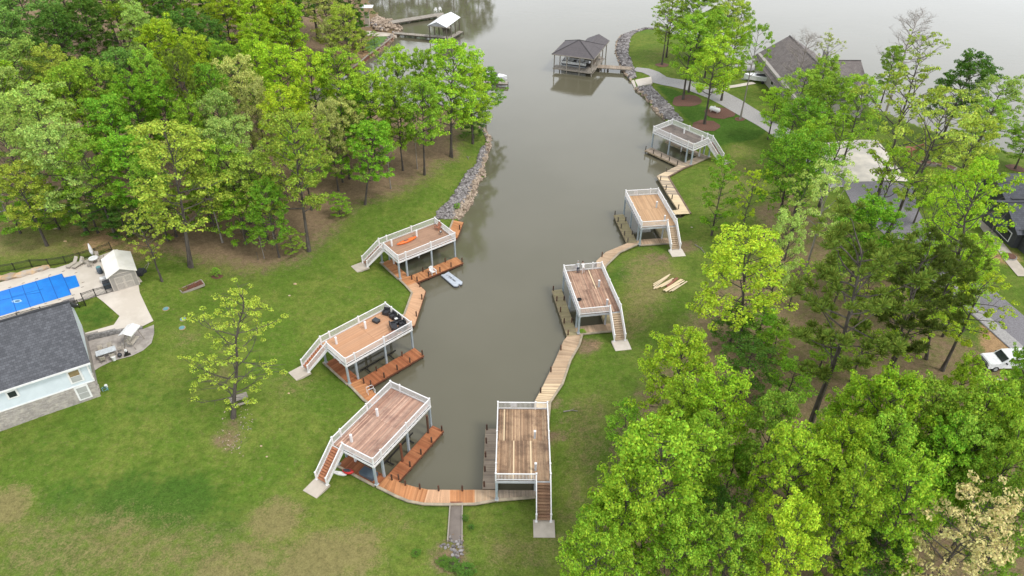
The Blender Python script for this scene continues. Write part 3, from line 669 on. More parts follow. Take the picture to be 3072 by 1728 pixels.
def gen_pine(seed):
    r_ = random.Random(seed); rng = np.random.default_rng(seed); H = 18.; tr = MB(); pts = [Vector((.5*math.sin(i*.5), .3*math.cos(i*.7), H*i/8)) for i in range(9)]
    tr.tube(pts, [.26*(1-.85*(i/8)**1.2)*(1.25 if i == 0 else 1) for i in range(9)], 7); tf = []
    for i in range(30):
        t = (i+.5)/30; z = H*(.40+.585*t); az = i*2.4+r_.uniform(-.4,.4); L = 4.6*(.55+.5*math.sin(math.pi*(t*.85+.1)))*r_.uniform(.7,1.15)
        f = min(z/H, .999)*8; k = int(f); cur = pts[k].lerp(pts[k+1], f-k); lp = [cur]; d = Vector((math.cos(az), math.sin(az), .05+.5*t)).normalized()
        for k in range(5):
            d = (d+Vector((r_.uniform(-.25,.25), r_.uniform(-.25,.25), r_.uniform(-.03,.2)))).normalized(); cur = cur+d*L/5; lp.append(cur)
        tr.tube(lp, [.075*(1-.75*k/5) for k in range(6)], 4, False); tf.append(cur)
        for s in range(7):
            q = 1.6+3.4*r_.random(); k = min(4, int(q)); b0 = lp[k].lerp(lp[k+1], q-k); a2 = az+r_.choice((-1,1))*r_.uniform(.4,1.3)
            b1 = b0+Vector((math.cos(a2), math.sin(a2), r_.uniform(.15,.8))).normalized()*r_.uniform(.5,1.3); tr.tube([b0, b1], [.025,.014], 3, False); tf.append(b1)
            pass
    V_, F_ = [], []; n = 64
    for c in tf:
        d = rng.normal(size=(n,3)); d[:,2] = np.abs(d[:,2])*1.1; d /= np.linalg.norm(d, axis=1, keepdims=True); L = .52*rng.uniform(.8,1.1,size=(n,1))*r_.uniform(.8,1.2)
        sd = np.cross(d, rng.normal(size=(n,3))); sd /= np.linalg.norm(sd, axis=1, keepdims=True); c_ = np.array(c)
        V_.append(np.stack([c_+d*.05-sd*.012, c_+d*.05+sd*.012, c_+d*L+sd*.035, c_+d*L-sd*.035], 1).reshape(-1,3))
    Vv = np.concatenate(V_); m = len(Vv)//4; me = bpy.data.meshes.new('crown'); me.vertices.add(4*m); me.vertices.foreach_set('co', Vv.ravel()); me.loops.add(4*m)
    me.loops.foreach_set('vertex_index', np.arange(4*m)); me.polygons.add(m); me.polygons.foreach_set('loop_start', np.arange(0,4*m,4)); me.polygons.foreach_set('loop_total', np.full(m,4)); me.update(calc_edges=True)
    me.materials.append(MATS['needle']); return tr.mesh('trunk', 'bark'), me
PROTO = {
 'maple': [gen_tree(s, .26, 34, 'round', .70, 72, .19, 7) for s in (1,2,3,4)],
 'oak': [gen_tree(s, .30, 26, 'round', .70, 72, .185, 6, flat=.7) for s in (11,12,13)],
 'tall': [gen_tree(s, .34, 26, 'tall', .80, 85, .22, 4) for s in (21,22)],
 'loose': [gen_tree(s, .34, 20, 'top', .50, 46, .17, 6, keep=.85, wob=.4) for s in (31,32,33)],
 'column': [gen_tree(91, .14, 30, 'tall', .42, 56, .12, 7, keep=.68, wob=.4, droop=.1)],
 'cream': [gen_tree(41, .30, 26, 'round', .55, 34, .20, 7)],
 'slim': [gen_tree(51, .45, 16, 'tall', .65, 60, .20, 4, bark='bark_pale')],
 'bare': [gen_tree(61, .35, 24, 'round', subs=7, bark='twig_grey', bare=True)],
 'shrub': [gen_tree(s, .08, 22, 'round', .85, 80, .23, 4) for s in (71,72)],
 'pine': [gen_pine(81), gen_pine(82)],
}
LEAFC = {'yellow': (.42,.55,.035), 'lime': (.345,.53,.036), 'green': (.19,.40,.035), 'mid': (.26,.42,.045), 'grey': (.32,.43,.11), 'olive': (.39,.46,.075), 'tan': (.48,.47,.17), 'cream': (.68,.63,.25),
         'dark': (.12,.24,.04), 'blue': (.17,.32,.075), 'pine': (.21,.29,.045), 'pinedark': (.13,.18,.035), 'pale': (.42,.52,.14)}
for k_ in LEAFC:                                   # one spring: all but the blossoms and conifers share something of the fresh green
    if k_ not in ('cream','pine','pinedark','dark'): LEAFC[k_] = tuple(1.08*(.72*a_+.28*b_) for a_, b_ in zip(LEAFC[k_], (.31,.49,.055)))
_tc = {}
rt = random.Random(99)
def tree(kind, colr, p, H, rad, label, group=None, name=None, lean=None, cat='tree'):
    L = PROTO[kind]; i = _tc.get(kind, 0); _tc[kind] = i+1; tm, cm = L[i % len(L)]
    nm = name or {'pine': 'pine_tree', 'bare': 'bare_tree', 'shrub': 'shrub'}.get(kind, 'leafy_tree')
    o = thing(nm, label, cat, p, rt.uniform(0, 6.28), group); o.scale = (rad/5., rad/5., H/18.)
    if lean: o.rotation_euler = (lean[0], lean[1], rt.uniform(0, 6.28))
    link('trunk', tm, o)
    if cm:
        c = link('crown', cm, o); k = rt.uniform(.80, 1.16); b = LEAFC[colr]; c.color = (b[0]*k*rt.uniform(.95,1.05), b[1]*k, b[2]*k*rt.uniform(.85,1.15), 1)
    return o
def tree_c(kind, colr, cx, cy, r, H, label, group=None, **k):
    """crown centre (cx, cy) and crown half-width r as seen in the photo, tree height H"""
    z0 = 2.; x, y = cx*VS, cy*VS
    for _ in range(4):
        p = at(x, y, z0+.62*H); z0 = hz(p.x, p.y); z0 = max(z0, .3)
    d = p.y*_c+(CAMZ-p.z)*_s; return tree(kind, colr, (p.x, p.y, z0-.1), H, .92*r*VS*d/FPX, label, group, **k)
def tree_b(kind, colr, bx, by, H, rm, label, group=None, **k):
    p = gv(bx, by); return tree(kind, colr, (p.x, p.y, p.z-.1), H, rm, label, group, **k)

def tree_t(kind, colr, bx, by, tx, ty, H, rm, label, group=None, **k):
    """trunk foot and crown top as seen in the photo: the tree leans accordingly"""
    p = gv(bx, by); q = at(tx*VS, ty*VS, p.z+H); d = (q-p); o = tree(kind, colr, (p.x, p.y, p.z-.1), H, rm, label, group, **k)
    tilt = Vector((d.x, d.y, H)); f = min(1, .30/ (math.hypot(d.x, d.y)/H+1e-6)); tilt = Vector((d.x*f, d.y*f, H))
    o.rotation_mode = 'QUATERNION'; o.rotation_quaternion = Vector((0,0,1)).rotation_difference(tilt) @ Matrix.Rotation(rt.uniform(0,6.28), 4, 'Z').to_quaternion(); return o
FG = 'trees of the wood beside the pool lawn'; FB = 'trees of the far wood behind the inlet'; NR = 'leafy trees of the near wood on the right bank'
CN = {'yellow': 'bright yellow-green', 'lime': 'lime green', 'green': 'fresh green', 'mid': 'mid green', 'grey': 'grey-green', 'olive': 'olive green', 'tan': 'tan budding', 'dark': 'dark green', 'blue': 'bluish green', 'pine':'pine green','pale':'pale green'}
# the wood beside the pool lawn, crown by crown
for kind, colr, cx, cy, r, H in [
 ('maple','grey',55,205,95,18),('oak','pale',20,270,70,17),('oak','grey',110,330,105,18),('maple','mid',200,270,85,18),('maple','green',285,335,72,16),('oak','grey',30,400,80,17),('maple','lime',15,250,55,17),('oak','olive',150,215,70,18),
 ('oak','grey',150,420,95,17),('oak','olive',60,490,80,13),('maple','mid',250,260,60,18),('maple','blue',320,225,72,18),('maple','green',345,290,60,17),('oak','mid',235,450,85,15),('maple','green',330,430,75,15),('shrub','green',120,510,60,7),('shrub','dark',220,520,60,7),('shrub','green',20,520,55,7),
 ('maple','yellow',430,155,72,19),('maple','yellow',510,185,58,18),('maple','mid',385,230,52,18),('pine','pine',480,270,48,19),('maple','green',545,265,50,18),('maple','green',420,290,60,16),('oak','tan',610,250,72,18),('oak','tan',650,300,50,16),
 ('maple','lime',715,215,75,18),('maple','yellow',790,235,70,18),('maple','lime',860,235,72,18),('maple','lime',930,275,72,17),('oak','yellow',720,320,72,17),('oak','tan',830,345,48,15),('oak','grey',590,400,85,17),('oak','grey',560,330,60,17),('shrub','mid',520,500,60,9),
 ('oak','olive',640,470,75,14),('shrub','green',600,540,55,8),('maple','mid',480,350,50,16),('shrub','dark',300,540,60,6),('shrub','mid',420,520,60,8),('maple','green',895,300,50,15),('maple','lime',1000,215,50,17),('loose','pale',970,200,45,16),
 ('maple','mid',1000,290,50,16),('maple','mid',1075,215,45,17),('maple','lime',1185,240,62,15),('maple','green',1220,225,45,11),('shrub','dark',1190,300,45,6),('oak','mid',760,400,55,14),('shrub','green',850,380,45,9),('oak','mid',380,480,60,13),('maple','lime',650,190,50,17),('maple','mid',580,200,50,17),('oak','olive',490,420,60,15)]:
    w_ = 'shrub' if kind == 'shrub' else ('pine' if kind == 'pine' else 'tree')
    sz = {'maple':'dense round','oak':'finely leafed','loose':'thin','shrub':'low','pine':'needled'}[kind]
    tree_c(kind, colr, cx, cy, r, H, f'{sz} {CN[colr]} {w_} of the pool wood', FG, cat=w_)
# trees standing on the mown edge with their trunks in view
tree_t('oak','olive',480,672,425,292,20,5.9,'tall olive green oak at the wood edge between shed and garden bed')
tree_t('oak','olive',777,632,730,265,20.5,4.9,'tall two-toned oak with flared trunk on the leaf litter at the lawn edge')
tree_b('maple','green',703,648,12,2.6,'slender young green tree beside the fence stakes at the lawn edge')
tree_t('maple','green',918,515,942,290,13.5,3.5,'compact bright green tree with pale trunk above the grass strip')
tree_t('tall','mid',1068,440,1060,185,17.5,3.6,'slim mid green tree above the rock bank with a thin sapling beside it')
tree_t('maple','lime',1135,395,1132,105,20,5.0,'tall lime green tree nearest the water on the wooded point')
tree_b('slim','mid',1050,425,11,1.5,'thin sapling beside the slim tree above the rock bank')
tree_b('slim','mid',983,475,10,1.8,'thin dark-stemmed sapling behind the compact bright green tree')
tree_b('oak','tan',880,450,14,3.6,'tan budding tree with a stout trunk on the leaf litter')
tree_b('loose','olive',408,708,10.5,2.6,'thin olive green tree by the corner of the shed')
tree_b('slim','olive',560,610,13,2.4,'slim tree in the leaf litter behind the tall olive oak')
tree_b('slim','mid',690,600,12,2.3,'slim tree in the leaf litter behind the slender young tree')
tree_b('oak','mid',620,590,15,3.6,'middling oak in the leaf litter with a straight trunk')
tree_b('slim','mid',665,650,5,1.2,'small sapling beside a fence stake on the lawn edge')
tree_t('column','olive',587,1050,600,692,16.8,4.6,'lone loose-crowned tree standing beside the picnic table on the lawn')
tree_b('bare','tan',25,553,12,2.4,'bare pale dead tree at the stony edge of the wood')
# far wood behind the inlet
for kind, colr, cx, cy, r, H in [
 ('maple','blue',85,60,95,20),('maple','blue',170,25,70,20),('maple','dark',150,115,70,18),('maple','blue',40,120,70,18),('maple','blue',-20,40,80,20),('maple','dark',225,80,60,17),('maple','mid',340,30,62,19),('maple','grey',350,95,50,17),('maple','dark',420,60,60,18),('maple','mid',460,20,60,19),
 ('maple','dark',470,100,55,16),('maple','yellow',570,60,58,18),('maple','yellow',640,55,62,19),('maple','yellow',700,50,55,19),('maple','lime',650,125,55,17),('maple','lime',730,95,50,17),('maple','dark',540,120,50,15),('shrub','dark',600,160,50,9),('maple','dark',700,10,60,18),('oak','tan',820,45,58,17),('oak','olive',870,80,48,16),('maple','dark',880,10,45,17),
 ('shrub','dark',380,150,45,7),('oak','grey',280,0,70,19),('maple','dark',530,0,70,18),('maple','blue',250,-30,80,20),('maple','dark',390,-30,70,20),('maple','dark',620,-30,80,20),('maple','dark',780,-30,80,19),('maple','grey',430,125,45,15),('shrub','olive',910,100,28,5),('shrub','dark',890,60,40,9),('oak','tan',840,100,40,13),('maple','dark',-60,130,80,18),('shrub','dark',310,120,50,8),('shrub','mid',940,92,14,3.5)]:
    w_ = 'shrub' if kind == 'shrub' else 'tree'; sz = {'maple':'dense round','oak':'finely leafed','shrub':'low'}[kind]
    tree_c(kind, colr, cx, cy, r, H, f'{sz} {CN[colr]} {w_} of the far wood', FB, cat=w_)
for i in range(15):                                 # the wood goes on along the inlet shore (mirrored in the water)
    x_ = -62+4.2*i; y_ = 252+rt.uniform(-6,10)-max(0,(i-9))*.2
    if x_ < -9: tree('maple', ('dark','blue','mid')[i % 3], (x_, y_, hz(x_, y_)-.1), rt.uniform(17,23), rt.uniform(4.5,6), 'tall shore tree at the mouth of the inlet beyond the covered slip', 'shore trees at the inlet mouth')
# near wood on the right bank
for kind, colr, cx, cy, r, H in [
 ('maple','lime',1640,1240,145,18),('maple','lime',1560,1310,110,16),('maple','lime',1500,1420,95,14),('maple','yellow',1700,950,95,15),('maple','lime',1800,1060,95,16),('maple','lime',1700,1090,80,14),('shrub','green',1575,1065,52,7),('shrub','dark',1880,920,80,8),('shrub','green',1990,960,60,7),('maple','mid',1760,1170,80,15),
 ('maple','lime',1990,1220,100,17),('maple','mid',1930,1120,80,15),('maple','lime',2130,1060,80,14),('maple','lime',2210,1080,100,17),('maple','mid',2310,1080,95,16),('maple','mid',2430,1100,100,17),('maple','green',2340,1200,95,15),('maple','mid',2200,1190,95,16),('maple','lime',2090,1180,90,16),('maple','lime',2260,1310,100,17),
 ('maple','lime',2110,1330,95,17),('maple','yellow',1970,1400,90,16),('maple','mid',1830,1400,92,14),('maple','mid',2500,1210,90,17),('maple','mid',2560,1050,75,16),('maple','green',2560,960,45,13),('maple','mid',2540,1330,80,16),('shrub','dark',1790,1290,80,8),('shrub','dark',2200,1420,90,9),('shrub','green',1840,1190,70,9),('maple','mid',1700,1400,90,13),('maple','mid',2420,1200,80,16),('shrub','green',1480,1300,30,3),('shrub','green',1490,1390,36,3.5),('maple','lime',2480,1150,70,17),('shrub','green',2080,1080,45,6)]:
    w_ = 'shrub' if kind == 'shrub' else 'tree'; sz = {'maple':'dense round','shrub':'low'}[kind]
    tree_c(kind, colr, cx, cy, r, H, f'{sz} {CN[colr]} {w_} of the near wood', NR, cat=w_)
for kind, bx, by, H, r_, colr, lab in (('shrub',2100,690,5,1.8,'green','small bushy green sapling beside the pale leaning trunk'),('loose',1985,770,7,2.2,'lime','young lime sapling in the leaf litter near the lumber'),('shrub',2060,930,5,2.0,'mid','low green sapling at the foot of the tall tufted pine'),('loose',2150,830,9,2.6,'yellow','thin yellow-green sapling between the two pines'),
   ('shrub',2240,700,6,2.2,'mid','bushy sapling at the edge of the asphalt drive'),('loose',2280,790,10,3.0,'lime','thin lime sapling beside the dark pine'),('shrub',1900,880,6,2.6,'green','bushy green sapling under the broad yellow-green tree'),('shrub',1835,870,6,2.4,'dark','dark green bush under the broad yellow-green tree'),('shrub',1940,905,5,2.2,'mid','spreading green bush beside the broad yellow-green tree'),('loose',2140,960,8,2.6,'lime','thin lime sapling behind the tall tufted pine trunk'),
   ('shrub',2420,760,6,2.4,'lime','bright bush beside the house walk'),('loose',2090,790,8,2.4,'pale','pale sapling in the open leaf litter')):
    tree_b(kind, colr, bx, by, H, r_, lab)
for kind, colr, cx, cy, r, H, lab in (('oak','lime',2035,400,55,15,'full fresh green tree by the bend of the gravel drive'),('oak','mid',2160,280,60,16,'green tree between the brown-roofed house and the concrete pad'),('loose','lime',2230,470,60,17,'thin light green tree shading the asphalt drive'),
   ('oak','lime',2440,500,60,16,'light green tree beside the back roof of the charcoal house'),('loose','lime',2330,590,60,16,'thin light green tree over the bend of the asphalt drive'),('oak','mid',2300,660,50,13,'green tree between the dark pine and the asphalt drive'),('maple','mid',2585,925,38,11,'fresh green tree overhanging the parked white car'),('oak','lime',2440,700,60,14,'light green tree in front of the house walk'),
   ('maple','lime',2400,990,55,12,'lime green tree beside the bare dirt by the parked car'),('loose','pale',2010,520,50,14,'pale airy tree behind the two-trunked green tree'),('oak','green',2150,600,50,13,'fresh green tree behind the rounded one by the drive'),('oak','mid',2470,330,60,14,'green lakeshore tree behind the raised beds'),('maple','mid',2060,210,50,13,'round green tree against the brown-grey roof'),
   ('oak','lime',1835,140,55,15,'light green tree beside the full lime tree on the mulch'),('tall','mid',1790,90,55,16,'tall green tree by the gravel turning place'),('oak','mid',1860,60,40,14,'green tree behind the tall slender one'),('shrub','green',850,510,30,4,'low green shrub at the edge of the leaf litter'),('shrub','mid',730,600,32,4,'low bushy shrub beside the two-toned oak')):
    tree_c(kind, colr, cx, cy, r, H, lab, cat='shrub' if kind == 'shrub' else 'tree')
tree_c('cream','cream',2410,1370,125,17,'cream flowering tree with pale branches among the near wood')
tree_t('pine','pine',2035,1112,2180,622,24,5.9,'tall pine with a long bare leaning trunk and tufted crown')
tree_t('pine','pinedark',2215,965,2330,640,20,4.2,'darker pine standing close beside the tall tufted pine')
tree_t('pine','pinedark',2330,900,2400,640,17,3.6,'dark pine with a heavy trunk behind the tall tufted pine')
tree_t('oak','yellow',1861,880,1885,582,16.5,5.2,'broad bright yellow-green tree with forked trunk near the lumber')
tree_c('oak','pale',1965,650,55,16,'pale green tree touching the broad bright yellow-green tree')
tree_b('shrub','green',1790,592,12.5,2.9,'narrow green tree at the end of the angled walkway')
tree_c('loose','yellow',1885,500,40,13,'thin yellowish tree beside the narrow green tree')
tree_b('maple','green',2130,735,14,3.8,'rounded fresh green tree between the pale trunks and the gravel drive')
tree_t('slim','pale',2018,712,2105,400,19,3.2,'pale thin tree with a leaning light grey trunk')
tree_t('oak','green',1962,575,1990,330,17,4.0,'green tree with two dark trunks over the leaf litter')
tree_t('oak','green',1990,592,2050,335,16.5,3.8,'green tree with a dark trunk close behind the two-trunked one')
tree_t('loose','mid',2060,520,2130,300,16,4.2,'leafy green tree overhanging the concrete pad')
tree_b('maple','green',1985,440,13,4.2,'dense green tree between the gravel drive and the concrete pad')
tree_t('loose','olive',2185,575,2300,160,24.5,5.6,'big oak with a thick dark leaning trunk beside the gravel drive')
tree_t('loose','olive',2225,605,2395,240,23,5.2,'dark-trunked tree with a dead white branch beside the gravel drive')
tree_t('loose','lime',2372,830,2470,410,21.5,5.6,'light green forked tree in front of the charcoal house')
tree_t('loose','yellow',2370,932,2500,690,13,4.0,'thin yellowish tree leaning over the bare dirt')
tree_b('loose','yellow',2230,960,13,4.2,'thin yellow-green tree with black forked trunk beneath the dark pine')
tree_c('maple','dark',2420,220,75,16,'dense dark green tree on the lakeshore behind the oaks')
tree_c('oak','grey',2500,270,75,15,'grey-green tree on the lakeshore beside the dense dark one')
tree_c('loose','olive',2360,330,80,18,'olive oak behind the concrete pad')
tree_c('oak','olive',2440,380,70,15,'olive oak between the concrete pad and the raised beds')
tree_c('maple','mid',2245,170,38,12,'small bright green tree in front of the bare lakeshore tree')
tree_c('loose','olive',2310,170,60,18,'dark-limbed thin tree beside the bare lakeshore tree')
tree_c('bare','tan',2285,110,68,17,'bare grey-twigged tree on the lakeshore')
tree_c('bare','tan',2020,150,60,14,'bare tree in front of the brown-roofed house')
tree_c('loose','tan',2080,150,36,14,'thin budding tree in front of the brown-roofed house')
tree_c('oak','mid',2010,250,60,14,'leafy green tree between the gravel drive and the brown-roofed house')
tree_c('maple','mid',2090,270,70,14,'dense green tree hiding the wall of the brown-roofed house')
tree_c('oak','lime',1950,270,45,10,'light green small tree behind the tall slender one')
tree_t('slim','mid',1862,300,1918,42,19.5,3.2,'tall slender tree with a bare trunk in a mulch ring by the gravel drive')
tree_b('tall','lime',1772,312,17,4.6,'full lime green tree in the mulch ring above the dark grey dock')
tree_b('oak','mid',1718,250,17,4.6,'green tree with thin twin trunks in the mulch bed by the boat ramp')
tree_b('tall','mid',1732,232,17,3.8,'green tree just behind the twin-trunked one by the boat ramp')
tree_b('loose','mid',1665,163,13,4.0,'thin green tree in a small mulch ring on the point lawn')
tree_c('oak','olive',1690,35,50,16,'olive green tree at the tip of the point lawn')
tree_c('maple','mid',1750,40,60,16,'green tree behind the tip of the point lawn')
tree_c('oak','olive',1830,50,60,16,'olive tree on the lakeshore behind the gravel turning place')
tree_b('maple','mid',2553,425,8,3.2,'small round tree in a dark mulch ring on the lakeside lawn')
tree_c('oak','mid',2330,480,48,9,'low green tree beside the charcoal house lawn')
tree_c('loose','lime',2400,560,60,15,'light green tree against the charcoal house wall')

# ---------------------------------------------------------------- paved and bare sheets
def pg(l, z=None): return [gnd(x, y).xy if z is None else at(x, y, z).xy for x, y in l]
gsheet('pool_terrace', pg(POOL_PX[:7]+[(428,846)]+POOL_PX[8:], POOL_Z), 'concrete_pale', .06, kind='structure')
gsheet('driveway_path', pg([(290,891),(359.4,949.6),(342,975.7),(240.6,1004.6),(247,1019),(377,988.7),(423,983),(461,964),(443,929),(420,880),(416,853),(342,876)]), 'concrete_pale', .085, kind='structure')
gsheet('patio', pg(PATIO_PX, PATIO_Z), 'patio', .055, kind='structure')
def strip(name, pts, wds, mat, lift=.05, **k):
    c = [gnd(x, y).xy for x, y in pts]; Lf, Rt = [], []
    for i, p in enumerate(c):
        d = (c[min(i+1, len(c)-1)]-c[max(i-1, 0)]).normalized(); nrm = Vector((-d.y, d.x)); wd = wds[i] if hasattr(wds, '__len__') else wds
        Lf.append(p+nrm*wd/2); Rt.append(p-nrm*wd/2)
    return gsheet(name, Lf+Rt[::-1], mat, lift, kind='structure', **k)
strip('gravel_drive', [(1950,234),(1999,244),(2088,262),(2150,285),(2193,308),(2250,343),(2312,377),(2400,432),(2480,500),(2545,560)], [3.6,4.2,5,5,4.8,4.6,4.6,4.6,5,6], 'gravel_pale', .06)
strip('gravel_path', [(1903,208),(1935,212),(1962,222),(1985,238)], [2.2,2.4,2.6,3.], 'gravel_pale', .075)
strip('gravel_turnaround', [(2200,204),(2240,203),(2285,204)], [4.5,5,4], 'gravel_pale', .06)
strip('sidewalk', [(2150,270),(2200,260),(2262,249)], 1.3, 'concrete_pale', .09)
gsheet('concrete_pad', pg([(2425,437),(2584,421),(2632,421.5),(2725,546.6),(2543,546.6),(2475,500)]), 'concrete_pad', .11, kind='structure')
strip('asphalt_drive', [(2632,545),(2650,610),(2710,690),(2790,770),(2880,850),(2960,920),(3080,1020),(3200,1120)], [12,9.5,7,6,6,6,6,6], 'asphalt_gravel', .07)
strip('gravel_shoulder', [(2840,850),(2905,915),(2990,990),(3080,1070)], 1.6, 'gravel_pale', .085)
strip('house_walk', [(2940,660),(2985,720),(3030,780),(3072,830)], 1.6, 'concrete', .08)
rmp = [at(1893,243,.1), at(1903,263,.1), at(1957,253,1.0), at(1953,233,1.0)]; rmp[2].z = rmp[3].z = max(hz(rmp[2].x, rmp[2].y), hz(rmp[3].x, rmp[3].y))+.1
mb = MB().poly([(v.x, v.y, v.z+.12) for v in rmp]+[(v.x, v.y, v.z-.5) for v in rmp], [(0,1,2,3),(7,6,5,4),(0,4,5,1),(1,5,6,2),(2,6,7,3),(3,7,4,0)]); obj('boat_ramp', mb, 'concrete_pale', kind='structure')
for i, (px, py, r_) in enumerate([(2116,377,2.6),(2059,301,3.),(2160,338,2.9),(1986,195,1.5),(2220,358,1.0),(3046,505,1.6),(2975,545,2.6)]):
    c = gnd(px, py); rr = [r_*rnd.uniform(.88,1.1) for _ in range(16)]
    gsheet('mulch_bed', [(c.x+rr[k]*math.cos(k*.3927), c.y+rr[k]*math.sin(k*.3927)) for k in range(16)], 'mulch', .05, .8, kind='structure')

# ---------------------------------------------------------------- rock banks
def rock_mesh(seed, mat):
    r_ = random.Random(seed); bm = bmesh.new(); bmesh.ops.create_icosphere(bm, subdivisions=1, radius=1)
    for v in bm.verts: v.co *= r_.uniform(.72,1.12); v.co.z *= .7
    me = bpy.data.meshes.new('rock'); bm.to_mesh(me); bm.free(); me.materials.append(MATS[mat]); return me
def riprap(name, label, out, inn, n, mats=('rock',), tan_edge=.0, size=(.13,.36), seed=3, zoff=0.):
    r_ = random.Random(seed); O = [at(x, y, .2).xy for x, y in out]; I_ = [gnd(x, y).xy for x, y in inn]
    segs = min(len(O), len(I_))-1; ar = []
    for i in range(segs): ar.append(((O[i+1]-O[i]).length+(I_[i+1]-I_[i]).length)*((O[i]-I_[i]).length+(O[i+1]-I_[i+1]).length))
    base = [Vector(v) for v in ((0,0,1),(.894,0,.447),(.276,.851,.447),(-.724,.526,.447),(-.724,-.526,.447),(.276,-.851,.447),(.724,.526,-.447),(-.276,.851,-.447),(-.894,0,-.447),(-.276,-.851,-.447),(.724,-.526,-.447),(0,0,-1))]
    fc = [(0,1,2),(0,2,3),(0,3,4),(0,4,5),(0,5,1),(1,6,2),(2,7,3),(3,8,4),(4,9,5),(5,10,1),(6,7,2),(7,8,3),(8,9,4),(9,10,5),(10,6,1)]
    parts = {}
    for _ in range(n):
        i = r_.choices(range(segs), ar)[0]; f, g = r_.random(), -.16+1.16*r_.random()**.9
        p = O[i].lerp(O[i+1], f).lerp(I_[i].lerp(I_[i+1], f), g); s = r_.uniform(*size)*(1.15 if g < .3 else 1)
        z = max(hz(p.x, p.y), -.12+.75*min(1, g*1.2))+s*.1+zoff
        m_ = 'rock_tan' if g < tan_edge*r_.uniform(.5,1.5) else 'rock'
        mb = parts.setdefault(m_, MB()); q = Matrix.Rotation(r_.uniform(0,6.3), 3, 'Z') @ Matrix.Rotation(r_.uniform(-.7,.7), 3, 'X'); sc = (s*r_.uniform(.8,1.3), s*r_.uniform(.6,1.), s*r_.uniform(.5,.8))
        mb.poly([Vector((p.x, p.y, z))+q @ Vector((v.x*sc[0]*r_.uniform(.75,1.15), v.y*sc[1]*r_.uniform(.75,1.15), v.z*sc[2])) for v in base], fc)
    for m_, mb in parts.items(): obj(name, mb, m_, None, label=label, cat='rocks', kind='stuff')
riprap('riprap', 'grey broken rock bank between the wooded lawn and the water', RIP_L_OUT, RIP_L_IN, 2600, tan_edge=.28, size=(.13,.36), seed=3)
riprap('riprap', 'grey rock bank between the boat ramp and the dark grey dock', RIP_R_OUT, RIP_R_IN, 1400, size=(.18,.48), seed=4)
riprap('riprap', 'curved grey rock bank round the point lawn', RIP_U_OUT, RIP_U_IN, 1600, size=(.22,.58), seed=5)
riprap('riprap', 'tan stones along the eroded bank of the wooded point', rz([(1300,0),(1400,130),(1410,230),(1390,300)],4.83,1180,380), rz([(1240,20),(1330,140),(1350,230),(1330,300)],4.83,1180,380), 160, tan_edge=.9, size=(.12,.35), seed=6)
riprap('riprap', 'small stones at the foot of the concrete drain channel', [(1345,1628),(1385,1628),(1392,1680)], [(1320,1640),(1352,1650),(1368,1700)], 70, size=(.10,.24), seed=8)
riprap('riprap', 'tan driftwood stones on the far bank below the retaining wall', [(1202,93),(1186,109),(1173,124),(1140,150)], [(1180,95),(1172,108),(1160,120),(1130,146)], 150, tan_edge=.9, size=(.2,.5), seed=9)
riprap('riprap', 'bleached brush and rubble mound beside the far dock', [(1130,55),(1170,66),(1195,85),(1200,95)], [(1112,70),(1118,85),(1130,95),(1160,98)], 420, tan_edge=1.2, size=(.15,.45), seed=10, zoff=.5)
riprap('riprap', 'scattered pale stones at the edge of the pool lawn clearing', [(0,650),(60,640),(150,628),(270,615)], [(0,668),(60,660),(150,645),(270,628)], 60, tan_edge=.9, size=(.12,.42), seed=11)
riprap('riprap', 'pale stones in the bare patch under the lone tree', [(720,1235),(690,1290),(660,1330),(700,1390)], [(770,1255),(740,1310),(720,1340),(735,1370)], 110, tan_edge=.9, size=(.04,.10), seed=12)
BS = rnd
bsrc = [rock_mesh(s, 'boulder') for s in (1,2,3)]
for i, (px, py, L, Wd, h) in enumerate([(-15,838,1.5,.8,.5),(25,832,1.5,.85,.5),(68,822,1.4,.8,.45),(100,812,1.2,.7,.45),(128,806,1.0,.6,.4)]):
    p = at(px, py, POOL_Z+.2); o = link('boulder', bsrc[i % 3], None, 'large tan boulder in the row edging the pool terrace', 'boulder', 'boulders along the pool terrace'); o.location = (p.x, p.y, POOL_Z+.25); o.scale = (L, Wd, h*1.3); o.rotation_euler = (0,0,.45+.1*i)
for px, py, s in ((885,852,.30),(868,887,.20),(866,1180,.16),(783,1338,.16),(800,1370,.14),(165,685,.4),(60,650,.5),(20,655,.6),(195,724,.3),(2075,682,.2),(180,640,.35)):
    p = gnd(px, py); o = link('stone', bsrc[1], None, 'single pale stone lying loose in the grass', 'stone', 'loose stones in the grass'); o.location = p; o.scale = (s, s*.8, s*.6)

